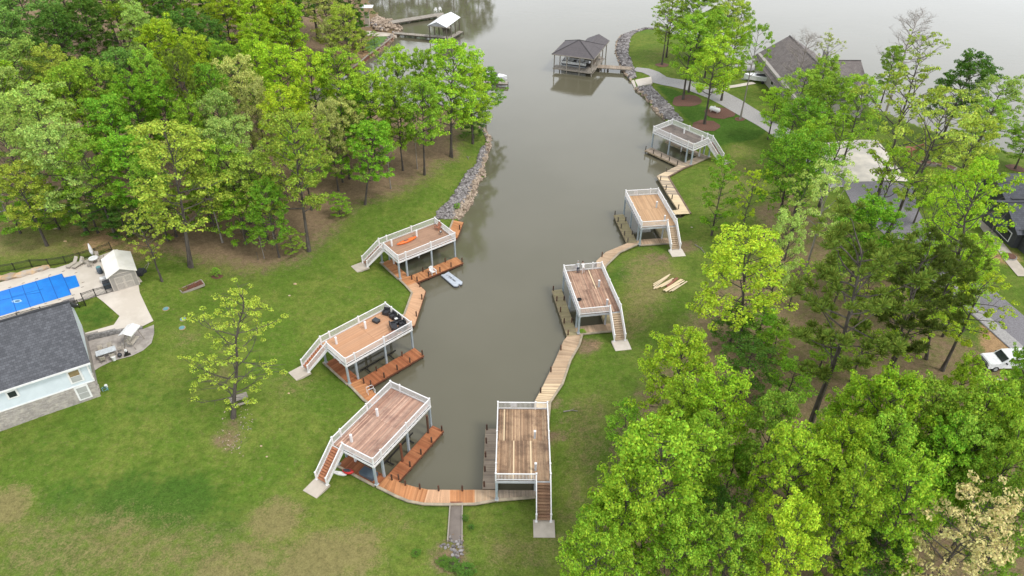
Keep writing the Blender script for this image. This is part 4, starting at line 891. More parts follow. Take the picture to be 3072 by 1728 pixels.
# ---------------------------------------------------------------- left house
def roof_plane(mb, pts, thick=.12):
    """pts: eave0, eave1, ridge1, ridge0; UV in metres (x along eave, y up slope)"""
    e0, e1, r1, r0 = [Vector(p) for p in pts]; ax = (e1-e0).normalized(); n = ax.cross(r0-e0).normalized(); ay = n.cross(ax)
    if mb.uv is None: mb.uv = []
    P = [e0, e1, r1, r0]; Q_ = [p-n*thick for p in P]; mb.poly(P+Q_, [(0,1,2,3),(7,6,5,4),(0,4,5,1),(1,5,6,2),(2,6,7,3),(3,7,4,0)])
    u = [((p-e0).dot(ax), (p-e0).dot(ay)) for p in P]; mb.uv.append(u); mb.uv.append([u[3],u[2],u[1],u[0]])
    for k in range(4): mb.uv.append([u[k],u[k],u[(k+1)%4],u[(k+1)%4]])
    return mb
def gable_house(root, L, D, h, rise, oh, wall, roofm, ends=True, hgtop=None):
    """local: x along ridge 0..-L (right end at 0), y 0..D from the front wall back; walls h high"""
    s = rise/(D/2); z = h-oh*s
    obj('roof_slope', roof_plane(MB(), [(-L-oh,-oh,z+.12),(oh,-oh,z+.12),(oh,D/2,h+rise+.12),(-L-oh,D/2,h+rise+.12)]), roofm, root)
    obj('roof_slope', roof_plane(MB(), [(oh,D+oh,z+.12),(-L-oh,D+oh,z+.12),(-L-oh,D/2,h+rise+.12),(oh,D/2,h+rise+.12)]), roofm, root)
    obj('ridge_cap', MB().bar((-L-oh,D/2,h+rise+.11),(oh,D/2,h+rise+.11),.3,.08), roofm, root)
c0 = at(303,1187,2.9); HA = math.atan2(.85*4.9, 8.0*.85)
gz = hz(c0.x, c0.y)
c0 = at(303,1187,gz); a1 = at(0,1291,gz); HA = math.atan2(c0.y-a1.y, c0.x-a1.x)
HS = thing('lake_house', 'pale blue house with slate grey shingle roof and stone lower wall above the patio', 'house', (c0.x, c0.y, gz), HA)
Lh, Dh, hh, ro = 16., 10.6, 5.2, 4.0
obj('wall', MB().box((-Lh/2, Dh/2, 3.65), (Lh, Dh, 2.7)), 'siding', HS)
sl = MB()
for k in range(17):
    z_ = 2.35+k*.17; sl.poly([(-Lh,-.004,z_),(0,-.004,z_),(0,-.024,z_),(-Lh,-.024,z_),(-Lh,-.004,z_+.16),(0,-.004,z_+.16)], [(0,3,2,1),(3,5,4) if False else (3,2,5,4)])
obj('clapboards', sl, 'siding', HS, kind='stuff')
gb = MB().poly([(.0,0,hh-.2),(.0,Dh,hh-.2),(.0,Dh/2,hh+ro-.1)], [(0,1,2)]); obj('gable', gb, 'siding', HS)
obj('lower_wall', MB().box((-Lh/2, Dh/2, 1.0), (Lh-.06, Dh-.06, 2.6)), 'mortar', HS)
r_ = random.Random(5); row = 0; cnt = 0; zz_ = -.25; rest = MB()
while zz_ < 2.2:
    hh_ = r_.uniform(.13,.2); x_ = 0
    while x_ > -10.8:
        w_ = r_.uniform(.28,.75); dd = r_.uniform(.05,.10)
        if cnt < 290 and x_ > -9.8: board('stone', HS, (x_-w_/2, -.02, zz_+hh_/2), (w_-.015, dd, hh_-.015), 0, 'stone_veneer'); cnt += 1
        else: rest.box((x_-w_/2, -.02, zz_+hh_/2), (w_-.015, dd, hh_-.015))
        x_ -= w_
    zz_ += hh_
obj('stone_facing', rest, 'stone_veneer', HS, kind='stuff')
for k in range(12):                                  # corner return
    board('stone', HS, (.0, .35+.5*(k % 3), -.1+.19*k), (.1,.6,.17), 0, 'stone_veneer')
gable_house(HS, Lh, Dh, hh, ro, .45, 'siding', 'shingle_slate')
obj('fascia', MB().bar((-Lh-.4,-.47,hh-.30),(.45,-.47,hh-.30),.05,.22), 'white_paint', HS); obj('water_table', MB().bar((-Lh,-.03,2.3),(0,-.03,2.3),.08,.14), 'white_paint', HS)
obj('corner_board', MB().box((.02,-.02,3.6),(.16,.16,2.7)), 'white_paint', HS); obj('soffit', MB().box((-Lh/2,-.23,hh-.36),(Lh+.8,.44,.03)), 'white_paint', HS)
obj('gutter', MB().bar((-Lh-.4,Dh+.5,hh-.25),(.45,Dh+.5,hh-.25),.14,.12), 'white_paint', HS)
obj('vent_pipe', MB().cyl((-9.2,2.9,7.2),.07,.6), 'white_paint', HS)
def window(root, x, z, w_, h_, pane, mull=True):
    f = obj('window', MB().box((x,-.05,z),(w_+.3,.06,h_+.3)), 'white_paint', root)
    hs = ((z+h_/4, pane[0]), (z-h_/4, pane[1])) if mull else ((z, pane[0]),)
    for zc_, pm in hs: obj('pane', MB().box((x,-.09,zc_),(w_-.06,.02,h_/(2 if mull else 1)-.06)), pm, f)
window(HS, -1.35, 3.65, 1.0, 1.5, ('glass_tan','glass_blind')); window(HS, -1.35, 1.25, 1.0, 1.6, ('glass_blind','glass_blind')); window(HS, -7.0, 3.95, .75, .75, ('glass_dark',), False)
hr = thing('hose_reel', 'green hose and white bucket heaped at the stone corner of the lake house', 'hose', (c0.x+.15, c0.y+.75, hz(c0.x+.15, c0.y+.75)))
obj('hose', MB().tube([(.3*math.cos(t*.9), .3*math.sin(t*.9), .05+.03*t) for t in range(12)], .04, 5), 'teal_lid', hr); obj('bucket', MB().cyl((-.1,.5,0),.16,.35), 'white_plastic', hr)

# retaining wall between path and patio
rw = [gnd(x, y) for x, y in ((249,1024),(300,1012),(350,1000),(400,990),(427,984))]
RW = thing('retaining_wall', 'tapering dark stacked stone retaining wall beside the patio', 'stone wall', rw[0])
for i in range(4):
    p, q = rw[i]-rw[0], rw[i+1]-rw[0]; top0, top1 = .95-.2*i, .95-.2*(i+1); d = (q-p).normalized(); L = (q-p).length; zb = PATIO_Z-rw[0].z
    obj('core', MB().bar((p.x,p.y,zb-.3+(top0+top1)/4),(q.x,q.y,zb-.3+(top0+top1)/4),.36,.6+(top0+top1)/2), 'mortar', RW)
    for k in range(int((top0+top1)/2/.17)+1):
        x_ = 0
        while x_ < L:
            w_ = rnd.uniform(.3,.6); c_ = p+d*(x_+w_/2); nn = Vector((d.y,-d.x,0)); board('stone', RW, (c_.x+nn.x*.14, c_.y+nn.y*.14, zb+.085+.17*k), (w_-.02,.2+rnd.uniform(0,.08),.155), math.atan2(d.y,d.x), 'stone_wall'); x_ += w_

# ---------------------------------------------------------------- pool, fence, shed
pp = [at(x, y, POOL_Z).xy for x, y in ((-140,916),(0,876),(186,822),(193,834),(227,827),(240,860),(209,869),(214,885),(0,950),(-140,994))]
PO = Vector((*pp[1], POOL_Z)); PC = thing('pool_cover', 'bright blue mesh safety cover stretched over the swimming pool', 'pool cover', PO)
plain('cover_blue', (.002,.17,.62), .6, (.002,.21,.68), .8); plain('cover_seam', (.0,.09,.40), .7); plain('cover_wet', (.35,.55,.72), .3, (.25,.47,.66), 5.); plain('cover_sag', (.01,.10,.22), .4)
obj('cover', MB().prism([(p.x-PO.x, p.y-PO.y) for p in pp], .05, .085), 'cover_blue', PC)
def ppx(x, y): v = at(x, y, POOL_Z)-PO; return Vector((v.x, v.y, .09))
z1 = lambda x, y: (x/5.367, 700+y/5.367)
for (a_, b_) in (((150,910),(270,1270)),((360,850),(495,1200)),((575,775),(720,1120)),((785,705),(935,1060)),((1000,660),(1150,995)),((0,1090),(430,990)),((430,990),(660,960)),((200,1030),(700,900))):
    obj('seam', MB().bar(ppx(*z1(*a_)), ppx(*z1(*b_)), .07, .012), 'cover_seam', PC)
pc = ppx(*z1(285,1100)); obj('puddle', MB().prism([(pc.x+.62*math.cos(k*.5)*rnd.uniform(.8,1.15)-.1, pc.y+.36*math.sin(k*.5)*rnd.uniform(.8,1.1)) for k in range(12)], .086, .093), 'cover_wet', PC)
obj('puddle_centre', MB().prism([(pc.x+.32*math.cos(k*.52), pc.y+.17*math.sin(k*.52)) for k in range(12)], .094, .099), 'cover_sag', PC)
for x, y in ((140,885),(355,815),(570,748),(785,685),(1000,625),(1205,650),(1320,805),(1310,880),(1160,1010),(935,1085),(715,1145),(495,1225),(270,1285)):
    q = ppx(*z1(x, y)); q2 = q+Vector((.25,.2,0)); obj('strap', MB().bar(q-Vector((0,0,.0)), q2, .05, .02), 'pile_brown', PC)
def fence(name, label, pts, z=None, h=1.2):
    P = [gnd(x, y) if z is None else at(x, y, z) for x, y in pts]; O = P[0].copy(); t = thing(name, label, 'fence', O)
    for i, p in enumerate(P):
        q = p-O; obj('post', MB().box((q.x,q.y,q.z+h/2),(.08,.08,h+.1)), 'black_metal', t)
        if i:
            a_, b_ = P[i-1]-O, q; up = Vector((0,0,1)); r0 = obj('rail', MB().bar(a_+up*(h-.05), b_+up*(h-.05), .05), 'black_metal', t)
            obj('rail', MB().bar(a_+up*(h-.22), b_+up*(h-.22), .04), 'black_metal', t); obj('rail', MB().bar(a_+up*.15, b_+up*.15, .04), 'black_metal', t)
            mb = MB(); n = int((b_-a_).length/.13)
            for k in range(1, n): c_ = a_.lerp(b_, k/n); mb.bar(c_+up*.08, c_+up*h, .022)
            obj('pickets', mb, 'black_metal', r0, kind='stuff')
fence('pool_fence', 'black metal picket fence along the back of the pool terrace', [(-60,833),(-5,820),(46.6,811.8),(97,801.5),(149,799),(198.4,791.3),(245,780),(290,767),(335,749),(342,766)], POOL_Z)
fence('pool_fence', 'black metal picket fence with gate between shed and lake house', [(342,875),(322,881.7),(289,890),(251.5,903),(258,917),(239.4,922.7),(197.5,928),(130,944),(60,962),(-40,990)], POOL_Z)
# shed
sA, sB = at(342,876,POOL_Z+.05), at(421,853,POOL_Z+.05); sa = math.atan2(sB.y-sA.y, sB.x-sA.x); sw = (sB-sA).length; sdp = 4.6
SH = thing('garden_shed', 'grey shed with white roof and trimmed double doors beside the pool', 'shed', sA, sa)
obj('wall', MB().box((sw/2, sdp/2, 1.2), (sw, sdp, 2.4)), 'shed_siding', SH); obj('gable', MB().poly([(0,-.001,2.4),(sw,-.001,2.4),(sw/2,-.001,3.15)],[(0,1,2)]), 'shed_siding', SH)
for sg in (0, 1):
    e = -.22 if sg == 0 else sw+.22; obj('roof_slope', roof_plane(MB(), [(e, sdp+.2, 2.3),(e,-.25,2.3),(sw/2,-.25,3.2),(sw/2,sdp+.2,3.2)] if sg == 0 else [(e,-.25,2.3),(e,sdp+.2,2.3),(sw/2,sdp+.2,3.2),(sw/2,-.25,3.2)], .08), 'white_roof', SH)
for x_ in (.05, sw-.05): obj('corner_trim', MB().box((x_,-.02,1.2),(.1,.06,2.4)), 'shed_trim', SH)
obj('eave_trim', MB().box((sw/2,-.03,2.38),(sw,.05,.1)), 'shed_trim', SH)
for sg in (-1, 1):
    xc = sw/2+sg*.52; d = obj('door', MB().box((xc,-.04,1.0),(1.02,.04,1.95)), 'shed_siding', SH)
    for dx in (-.46,.46): obj('stile', MB().box((xc+dx,-.075,1.0),(.11,.03,1.95)), 'shed_trim', d)
    for zz2 in (.08,1.0,1.92): obj('door_rail', MB().box((xc,-.077,zz2),(1.0,.03,.11)), 'shed_trim', d)
    bt = MB()
    for k in range(6): bt.box((xc-.35+.14*k,-.064,1.0),(.05,.02,1.8))
    obj('battens', bt, 'shed_trim', d, kind='stuff')
sdg = MB()
for k in range(16): sdg.box((.12+k*(sw-.24)/15,-.01,1.2),(.04,.02,2.35))
obj('siding_battens', sdg, 'shed_siding', SH, kind='stuff')
jk = thing('junk_pile', 'dark heap of equipment against the side of the shed', 'equipment', SH.matrix_world @ Vector((0,0,0)))
jp = at(425,826,POOL_Z-.2); jk.location = (jp.x, jp.y, hz(jp.x, jp.y)); obj('mower', MB().box((0,0,.35),(.8,1.2,.5)).cyl((.3,.5,0),.25,.25).cyl((-.3,-.5,0),.25,.25), 'hull_dark', jk); obj('branches', MB().tube([(.3,.9,.1),(.5,1.5,.5),(.3,2.0,.9)],.04,4).tube([(-.1,.8,.1),(.4,1.2,.7),(.9,1.4,.8)],.03,4), 'twig_grey', jk)
def at_pool(px, py): q = at(px, py, POOL_Z+.08); return q
def lounger(px, py, rz_):
    t = thing('pool_lounger', 'taupe sling pool lounger with raised back by the fence', 'lounger', at_pool(px, py), rz_, 'pair of loungers by the pool fence')
    obj('seat', MB().box((-.35,0,.32),(1.25,.6,.05)), 'sling_tan', t); obj('backrest', MB().bar((.25,0,.33),(.75,0,.95),.6,.05,(0,0,1)), 'sling_tan', t)
    for x_ in (-.85,.2):
        for y_ in (-.28,.28): obj('leg', MB().box((x_,y_,.15),(.05,.05,.3)), 'furniture_taupe', t)
lounger(222,795,1.15); lounger(240,796,1.15)
ut = thing('patio_umbrella', 'closed white patio umbrella beside the round pool table', 'umbrella', at_pool(284,778)); obj('pole', MB().cyl((0,0,0),.03,2.5,6), 'chrome_grey', ut); obj('canopy', MB().loft([[(r2*math.cos(k*.785), r2*math.sin(k*.785), z2) for k in range(8)] for r2, z2 in ((.16,.9),(.24,1.3),(.18,2.0),(.05,2.55))]), 'canopy_white', ut, True)
def round_table(name, label, p, r2, mat):
    t = thing(name, label, 'table', p); obj('top', MB().cyl((0,0,.68),r2,.05,16), mat, t); obj('pedestal', MB().cyl((0,0,.0),.06,.68,8), 'furniture_taupe', t); obj('foot', MB().cyl((0,0,0),.3,.05,10), 'furniture_taupe', t); return t
tb = at_pool(285,787); round_table('round_table', 'round white pool table between shed and fence', tb, .6, 'white_plastic')
def chair(p, rz_, label, group, fr='furniture_taupe', st='sling_tan', name='patio_chair'):
    t = thing(name, label, 'chair', p, rz_, group)
    obj('seat', MB().box((0,0,.42),(.5,.5,.05)), st, t); obj('backrest', MB().bar((.24,0,.44),(.36,0,.95),.5,.05), st, t)
    for x_ in (-.22,.22):
        for y_ in (-.24,.24): obj('leg', MB().box((x_,y_,.21),(.04,.04,.42)), fr, t)
    for y_ in (-.26,.26): obj('arm', MB().box((0,y_,.64),(.5,.05,.03)), fr, t)
    return t
for i, t_ in enumerate((.3,1.7,3.4,4.6)): chair((tb.x+.95*math.cos(t_), tb.y+.95*math.sin(t_), tb.z), t_, 'taupe sling chair at the round pool table', 'chairs round the pool table')
bb = thing('barrel', 'dark blue barrel standing on the pool terrace beside the shed', 'barrel', at_pool(302,819)); obj('body', MB().loft([[(r2*math.cos(k*.524), r2*math.sin(k*.524), z2) for k in range(12)] for r2, z2 in ((.3,0),(.34,.3),(.34,.6),(.3,.95))]), 'barrel_blue', bb, True); obj('lid', MB().cyl((0,0,.95),.29,.04,12), 'teal_lid', bb)
px_ = thing('pool_pump', 'grey pool pump box beside the shed doors behind the fence', 'pump', at_pool(325,862), sa); obj('housing', MB().box((0,0,.45),(.9,.7,.9)), 'barrel_blue', px_); obj('lid', MB().box((0,0,.93),(.95,.75,.06)), 'hull_dark', px_); obj('pipe', MB().tube([(.6,.1,.1),(.6,.1,1.1),(.6,.5,1.1)],.05,6), 'teal_lid', px_)
hb = thing('storage_box', 'white storage box on the terrace next to the pool pump', 'box', at_pool(316,845), sa); obj('box', MB().box((0,0,.3),(.9,.6,.6)), 'white_plastic', hb); obj('lid', MB().box((0,0,.63),(.95,.65,.06)), 'white_plastic', hb)
gk = thing('stone_block', 'grey covered heater block behind the fence at the lake house corner', 'heater', at_pool(214,918), sa); obj('block', MB().box((0,0,.4),(1.2,.8,.8)), 'rock', gk); obj('top', MB().box((0,0,.82),(1.25,.85,.05)), 'rock', gk)

# ---------------------------------------------------------------- patio furniture
def zp2(x, y, dz=.06): q = at(x/3.45, 880+y/3.45, PATIO_Z+dz); return q
dt = zp2(1095,600,.75); DT = thing('dining_table', 'long glass-topped dining table on the patio', 'table', (dt.x, dt.y, PATIO_Z+.06), HA)
obj('top', MB().box((0,0,.74),(2.1,1.0,.03)), 'glass_table', DT); obj('frame', MB().box((0,0,.70),(2.0,.9,.05)), 'furniture_taupe', DT)
for x_ in (-.9,.9):
    for y_ in (-.4,.4): obj('leg', MB().box((x_,y_,.35),(.06,.06,.7)), 'furniture_taupe', DT)
ca, sn = math.cos(HA), math.sin(HA)
for dx, dy, rr in ((-.5,-.85,-1.57),(.5,-.85,-1.57),(1.45,.1,0),(-.5,.85,1.57),(.5,.85,1.57)):
    chair((dt.x+dx*ca-dy*sn, dt.y+dx*sn+dy*ca, PATIO_Z+.06), HA+rr, 'taupe sling armchair pushed up to the glass dining table', 'chairs round the dining table')
sp = zp2(1395,520); SW = thing('porch_swing', 'patio swing seat under a tilted white canopy', 'swing', (sp.x, sp.y, PATIO_Z+.06), HA+.9)
obj('canopy', MB().poly([(-1.0,-.75,2.05),(1.0,-.75,2.05),(1.0,.1,2.3),(-1.0,.1,2.3),(1.0,.85,1.95),(-1.0,.85,1.95),(-1.0,-.75,1.9),(1.0,-.75,1.9)],[(0,1,2,3),(3,2,4,5),(6,7,1,0)]), 'canopy_white', SW)
obj('seat', MB().box((0,0,.5),(1.5,.55,.12)), 'sling_tan', SW); obj('backrest', MB().bar((0,.28,.55),(0,.42,1.05),1.5,.1,(0,1,0)), 'sling_tan', SW)
for x_ in (-.95,.95): obj('frame', MB().bar((x_,-.7,0),(x_,0,2.1),.06).bar((x_,.7,0),(x_,0,2.1),.06), 'furniture_taupe', SW)
for x_, y_, nm, lab in ((1185,690,'bucket','white bucket on the patio edge'),):
    q = zp2(x_, y_); t = thing(nm, lab, 'bucket', q); obj('body', MB().cyl((0,0,0),.2,.5,12,.24), 'white_plastic', t); obj('rim', MB().cyl((0,0,.5),.26,.03,12), 'white_plastic', t)
q = zp2(1248,660); t = thing('kettle_grill', 'small black kettle grill between bucket and tabletop burner', 'grill', q); obj('bowl', MB().loft([[(r2*math.cos(k*.628), r2*math.sin(k*.628), z2) for k in range(10)] for r2, z2 in ((.12,.1),(.25,.25),(.26,.4),(.15,.55),(.02,.6))]), 'hull_dark', t, True); obj('handle', MB().box((0,0,.63),(.15,.03,.05)), 'black_metal', t)
q = zp2(1320,640); t = thing('fire_pit_burner', 'black portable burner with white top on the patio edge', 'burner', q, HA); obj('base', MB().box((0,0,.08),(.7,.3,.12)), 'black_metal', t); obj('body', MB().cyl((0,0,.14),.2,.4,10), 'black_metal', t); obj('top', MB().cyl((0,.1,.54),.14,.22,10), 'white_plastic', t)

# ---------------------------------------------------------------- lawn things on the left
p = gnd(720,1208); PT = thing('picnic_table', 'weathered grey picnic table with benches under the lone tree', 'picnic table', p, .50)
for k in range(5): board('tabletop_board', PT, (0,-.32+.16*k,.74), (1.9,.145,.04), 0, 'grey_boards')
for y_ in (-.75,.75):
    for k in (0, 1): board('bench_board', PT, (0,y_+(k-.5)*.15,.44), (1.9,.135,.04), 0, 'grey_boards')
for x_ in (-.65,.65):
    obj('crossbar', MB().bar((x_,-.85,.40),(x_,.85,.40),.04,.09), 'grey_boards', PT)
    for sg in (-1, 1): obj('leg', MB().bar((x_,sg*.3,.72),(x_,sg*.75,0),.04,.1), 'grey_boards', PT)
q = [gnd(x, y) for x, y in ((536,866),(548,880),(616,862),(606,846))]; c_ = sum(q, Vector())/4; GB = thing('garden_bed', 'timber-edged raised garden bed of dead brown stems on the lawn', 'garden bed', c_)
for i in range(4):
    a_, b_ = q[i]-c_, q[(i+1) % 4]-c_; obj('timber', MB().bar((a_.x,a_.y,.12),(b_.x,b_.y,.12),.13,.28), 'grey_boards', GB)
obj('soil', MB().prism([(v.x-c_.x, v.y-c_.y) for v in q], -.1, .14), 'mulch', GB)
st = MB(); r_ = random.Random(2)
for _ in range(260):
    f, g = r_.random(), r_.random(); v = (q[0].lerp(q[3], f)).lerp(q[1].lerp(q[2], f), g)-c_; st.bar((v.x,v.y,.1),(v.x+r_.uniform(-.2,.2), v.y+r_.uniform(-.2,.2), r_.uniform(.2,.45)), .02)
obj('dead_stems', st, 'rust_wood', GB, kind='stuff')
for px, py in ((498,927),(549,958),(546,984)):
    p = gnd(px, py); t = thing('septic_lid', 'round teal plastic access lid set in the lawn', 'lid', p, 0, 'teal lids in the lawn'); obj('lid', MB().cyl((0,0,-.02),.34,.10,16), 'teal_lid', t); obj('collar', MB().cyl((0,0,-.05),.42,.09,16), 'dirt', t)
p = gnd(652,830); tree('shrub','green',p,1.4,.55,'small dark garden shrub in a reddish mulch patch on the lawn', cat='shrub'); gsheet('mulch_patch', [(p.x+.8*math.cos(k*.6), p.y+.6*math.sin(k*.6)) for k in range(10)], 'mulch', .05, kind='structure')
for px, py in ((795,752),(818,749),(775,780)):
    p = gnd(px, py); o = obj('fence_stake', MB().box((0,0,.6),(.07,.07,1.3)).box((0,0,1.26),(.09,.09,.04)), 'pile_grey', None, label='dark wooden stake standing at the edge of the leaf litter', cat='stake', group='stakes at the lawn edge'); o.location = p
# drain channel at the head of the cove
q = [gnd(x, y) for x, y in ((1351,1512),(1387,1512),(1386,1625),(1343,1625))]; c_ = q[0]; DC = thing('drain_channel', 'brown concrete drain channel with low timber sides at the cove head', 'drain', c_)
obj('bed', MB().poly([(v.x-c_.x, v.y-c_.y, v.z-c_.z+.10) for v in q]+[(v.x-c_.x, v.y-c_.y, v.z-c_.z-.25) for v in q],[(3,2,1,0),(4,5,6,7),(0,1,5,4),(1,2,6,5),(2,3,7,6),(3,0,4,7)]), 'concrete_wet' if 'concrete_wet' in MATS else plain('concrete_wet', (.20,.165,.14), .6, (.16,.13,.11), .8).name, DC)
for i, j in ((0,3),(1,2)):
    a_, b_ = q[i]-c_, q[j]-c_; obj('timber_side', MB().bar((a_.x,a_.y,a_.z+.12),(b_.x,b_.y,b_.z+.12),.12,.24), 'grey_boards', DC)
obj('grate', MB().bar((0,.05,.05),(q[1].x-c_.x,.05,.05),.12,.4), 'rust_wood', DC)
for px, py, r2, h2, cc in ((1395,1560,.35,.6,'dark'),(1415,1585,.3,.4,'dark'),(1360,1700,.8,.5,'dark'),(1330,1690,.6,.4,'dark'),(1250,1660,.5,.3,'dark'),(1400,1715,.8,.8,'dark'),(1095,1010,.5,.6,'green'),(1745,1000,.5,.5,'green'),(1372,626,.6,.9,'green')):
    p = gnd(px, py); tree('shrub', cc, p, h2, r2, 'small weedy green tuft growing by the cove edge', 'weedy tufts round the cove', cat='plant', name='weed_tuft')

# ---------------------------------------------------------------- hip-roofed boathouse on the lake
ba = math.atan2(-3.5, 9.3); BH = thing('boathouse', 'open boathouse with taupe hip roof and lower gable wing standing in the lake', 'boathouse', (8.9,162.3,0), ba)
W1, D1, e0, pk = 9.9, 10.2, 4.2, 6.6
hip = [((0,0),(W1,0),(5,4.6)), ((W1,0),(W1,D1),(5,4.6)), ((W1,D1),(0,D1),(5,4.6)), ((0,D1),(0,0),(5,4.6))]
for a_, b_, c_ in hip:
    mb = MB(); mb.poly([(*a_,e0),(*b_,e0),(*c_,pk)],[(0,1,2)]); A, B_, C_ = Vector((*a_,e0)), Vector((*b_,e0)), Vector((*c_,pk)); ax = (B_-A).normalized(); n_ = ax.cross(C_-A).normalized(); ay = n_.cross(ax)
    mb.uv = [[((p-A).dot(ax),(p-A).dot(ay)) for p in (A,B_,C_)]]; obj('roof_slope', mb, 'metal_taupe', BH); obj('hip_cap', MB().bar((*a_,e0+.03),(*c_,pk+.03),.22,.06), 'metal_taupe', BH)
obj('eave_fascia', MB().bar((0,0,e0-.08),(W1,0,e0-.08),.06,.2).bar((W1,.03,e0-.08),(W1,13.7,e0-.08),.06,.2).bar((0,.03,e0-.08),(0,D1,e0-.08),.06,.2), 'grey_boards', BH)
for x0, x1 in ((4.5,7.2),(9.9,7.2)):
    obj('roof_slope', roof_plane(MB(), [(x0,13.7,4.25),(x0,6.5 if x0 > 5 else 8.5,4.25),(x1,6.5,5.5),(x1,13.7,5.5)] if x0 < 7 else [(x0,6.5,4.25),(x0,13.7,4.25),(x1,13.7,5.5),(x1,6.5,5.5)], .08), 'metal_taupe', BH)
obj('ceiling', MB().box((W1/2,D1/2,e0-.2),(W1-.3,D1-.3,.08)), 'underside', BH)
for x_, y_ in ((.5,.5),(3.5,.5),(6.5,.5),(9.4,.5),(.5,5),(.5,9.7),(9.4,5),(9.4,9.7),(5,9.7),(9.4,13.2),(5.2,13.2)):
    obj('support_post', MB().box((x_,y_,1.5),(.2,.2,5.4)), 'grey_boards', BH)
for k in range(int((D1)/.3)): pass
for k in range(66): board('deck_plank', BH, (.3+.14*k+.07, 1.2, 1.0), (.13, 2.2, .05), 0, 'grey_boards')
for k in range(60): board('deck_plank', BH, (8.6, 2.35+.14*k, 1.0), (2.2, .13, .05), 0, 'grey_boards')
obj('deck_beam', MB().bar((.3,.15,.86),(9.6,.15,.86),.06,.22).bar((9.7,.15,.86),(9.7,10.8,.86),.06,.22), 'grey_boards', BH)
obj('storage_wall', MB().box((8.4,5.5,2.3),(.12,4.5,2.6)).box((5.2,7.6,2.4),(6.4,.1,2.8)), 'underside', BH)
obj('bench', MB().box((9.0,9.2,1.5),(.6,1.5,.1)).box((8.75,9.2,1.9),(.1,1.5,.7)), 'grey_boards', BH)
PB = thing('pontoon_boat', 'pontoon boat with white rails and seats moored inside the hip-roofed boathouse', 'boat', BH.location+Vector((math.cos(ba)*4.2-math.sin(ba)*5.2, math.sin(ba)*4.2+math.cos(ba)*5.2, .4)), ba)
for y_ in (-.9,.9): obj('pontoon', MB().tube([(-3.2,y_,0),(-3,y_,0),(2.8,y_,0),(3.3,y_,.15)],[.05,.32,.32,.1],8), 'chrome_grey', PB, True)
obj('deck', MB().box((0,0,.4),(6.2,2.4,.12)), 'hull_dark', PB); obj('rail_panel', MB().box((0,-1.15,.85),(5.8,.04,.6)).box((0,1.15,.85),(5.8,.04,.6)).box((-3,0,.85),(.04,2.3,.6)), 'white_plastic', PB)
obj('rail', MB().bar((-3,-1.15,1.22),(3,-1.15,1.22),.06), 'hull_dark', PB)
for x_ in (-2.3,1.2): obj('seat', MB().box((x_,.6,.75),(1.3,.6,.5)).box((x_,.95,1.1),(1.3,.15,.6)), 'white_plastic', PB)
obj('console', MB().box((0,-.5,.9),(.6,.6,.8)), 'hull_dark', PB)
GW = thing('gangway', 'grey plank gangway from the point lawn to the hip-roofed boathouse', 'gangway', (20.5,163.8,0), 0)
def g2(x, y): return Vector((x, y))
plank_span(GW, g2(19.4,162.5), g2(19.9,164.6), g2(27.6,161.2), g2(27.9,163.0), 'walk_grey', 1.0)
for x_, y_ in ((22,163.1),(25,162.5),(20,163.2)):
    for d_ in (-.7,.7): obj('post', MB().box((x_-20.5,y_+d_-163.8,.1),(.2,.2,1.7)), 'pile_grey', GW)
obj('beam', MB().bar((-.8,-1.2,.86),(7.1,-2.6,.86),.06,.2).bar((-.6,.7,.86),(7.3,-.8,.86),.06,.2), 'grey_boards', GW)

# ---------------------------------------------------------------- far dock with white gable roof
fa = math.atan2(191.3-182.8, -15.9+18.8); FD = thing('covered_dock', 'old covered boat slip with a white metal gable roof on the far inlet', 'boat dock', (-18.8,182.8,0), fa)
Lr = 9.0
for sg in (-1, 1):
    e_ = sg*2.6; pts_ = [(-.1,e_,4.1),(Lr,e_,4.1),(Lr,0,5.2),(-.1,0,5.2)] if sg < 0 else [(Lr,e_,4.1),(-.1,e_,4.1),(-.1,0,5.2),(Lr,0,5.2)]
    obj('roof_slope', roof_plane(MB(), pts_, .06), 'white_metal_roof', FD)
obj('gable', MB().poly([(.05,-2.5,4.05),(.05,2.5,4.05),(.05,0,5.1)],[(0,2,1)]).poly([(Lr-.1,-2.5,4.05),(Lr-.1,2.5,4.05),(Lr-.1,0,5.1)],[(0,1,2)]), 'grey_beam', FD)
obj('tie_beam', MB().bar((.05,-2.4,4.0),(.05,2.4,4.0),.1,.2).bar((0,-2.3,3.98),(Lr,-2.3,3.98),.1,.2).bar((0,2.3,3.98),(Lr,2.3,3.98),.1,.2), 'grey_boards', FD)
for x_ in (.3,3.2,6.0,8.7):
    for y_ in (-2.3,2.3): obj('support_post', MB().box((x_,y_,1.4),(.18,.18,5.2)), 'pile_grey', FD)
def pier(name, label, a0, b0, a1, b1, mat, z=.8, np_=5):
    t = thing(name, label, 'pier', (a0.x, a0.y, 0)); plank_span(t, a0, b0, a1, b1, mat, z); O = Vector((a0.x, a0.y))
    for p0, p1 in ((a0,a1),(b0,b1)): obj('beam', MB().bar((*(p0-O), z-.16),(*(p1-O), z-.16),.08,.22), 'pile_grey', t)
    for k in range(np_+1):
        for p0, p1 in ((a0,a1),(b0,b1)): q = p0.lerp(p1, k/np_)-O; obj('post', MB().box((q.x,q.y,-.3),(.18,.18,2.)), 'pile_grey', t)
pier('old_pier', 'grey plank pier from the rubble mound along the front of the covered slip', g2(-30.4,187.6), g2(-30.7,189.1), g2(-16.9,184.0), g2(-16.4,185.6), 'grey_boards')
pier('old_pier', 'grey plank pier running behind the covered slip to the white chairs', g2(-32.7,195.9), g2(-33.8,198.2), g2(-20.6,203.0), g2(-21.6,205.3), 'grey_boards')
pier('old_pier', 'short grey finger pier under the open side of the covered slip', g2(-16.9,184.0), g2(-15.6,183.6), g2(-13.9,190.2), g2(-12.8,189.4), 'grey_boards', np_=3)
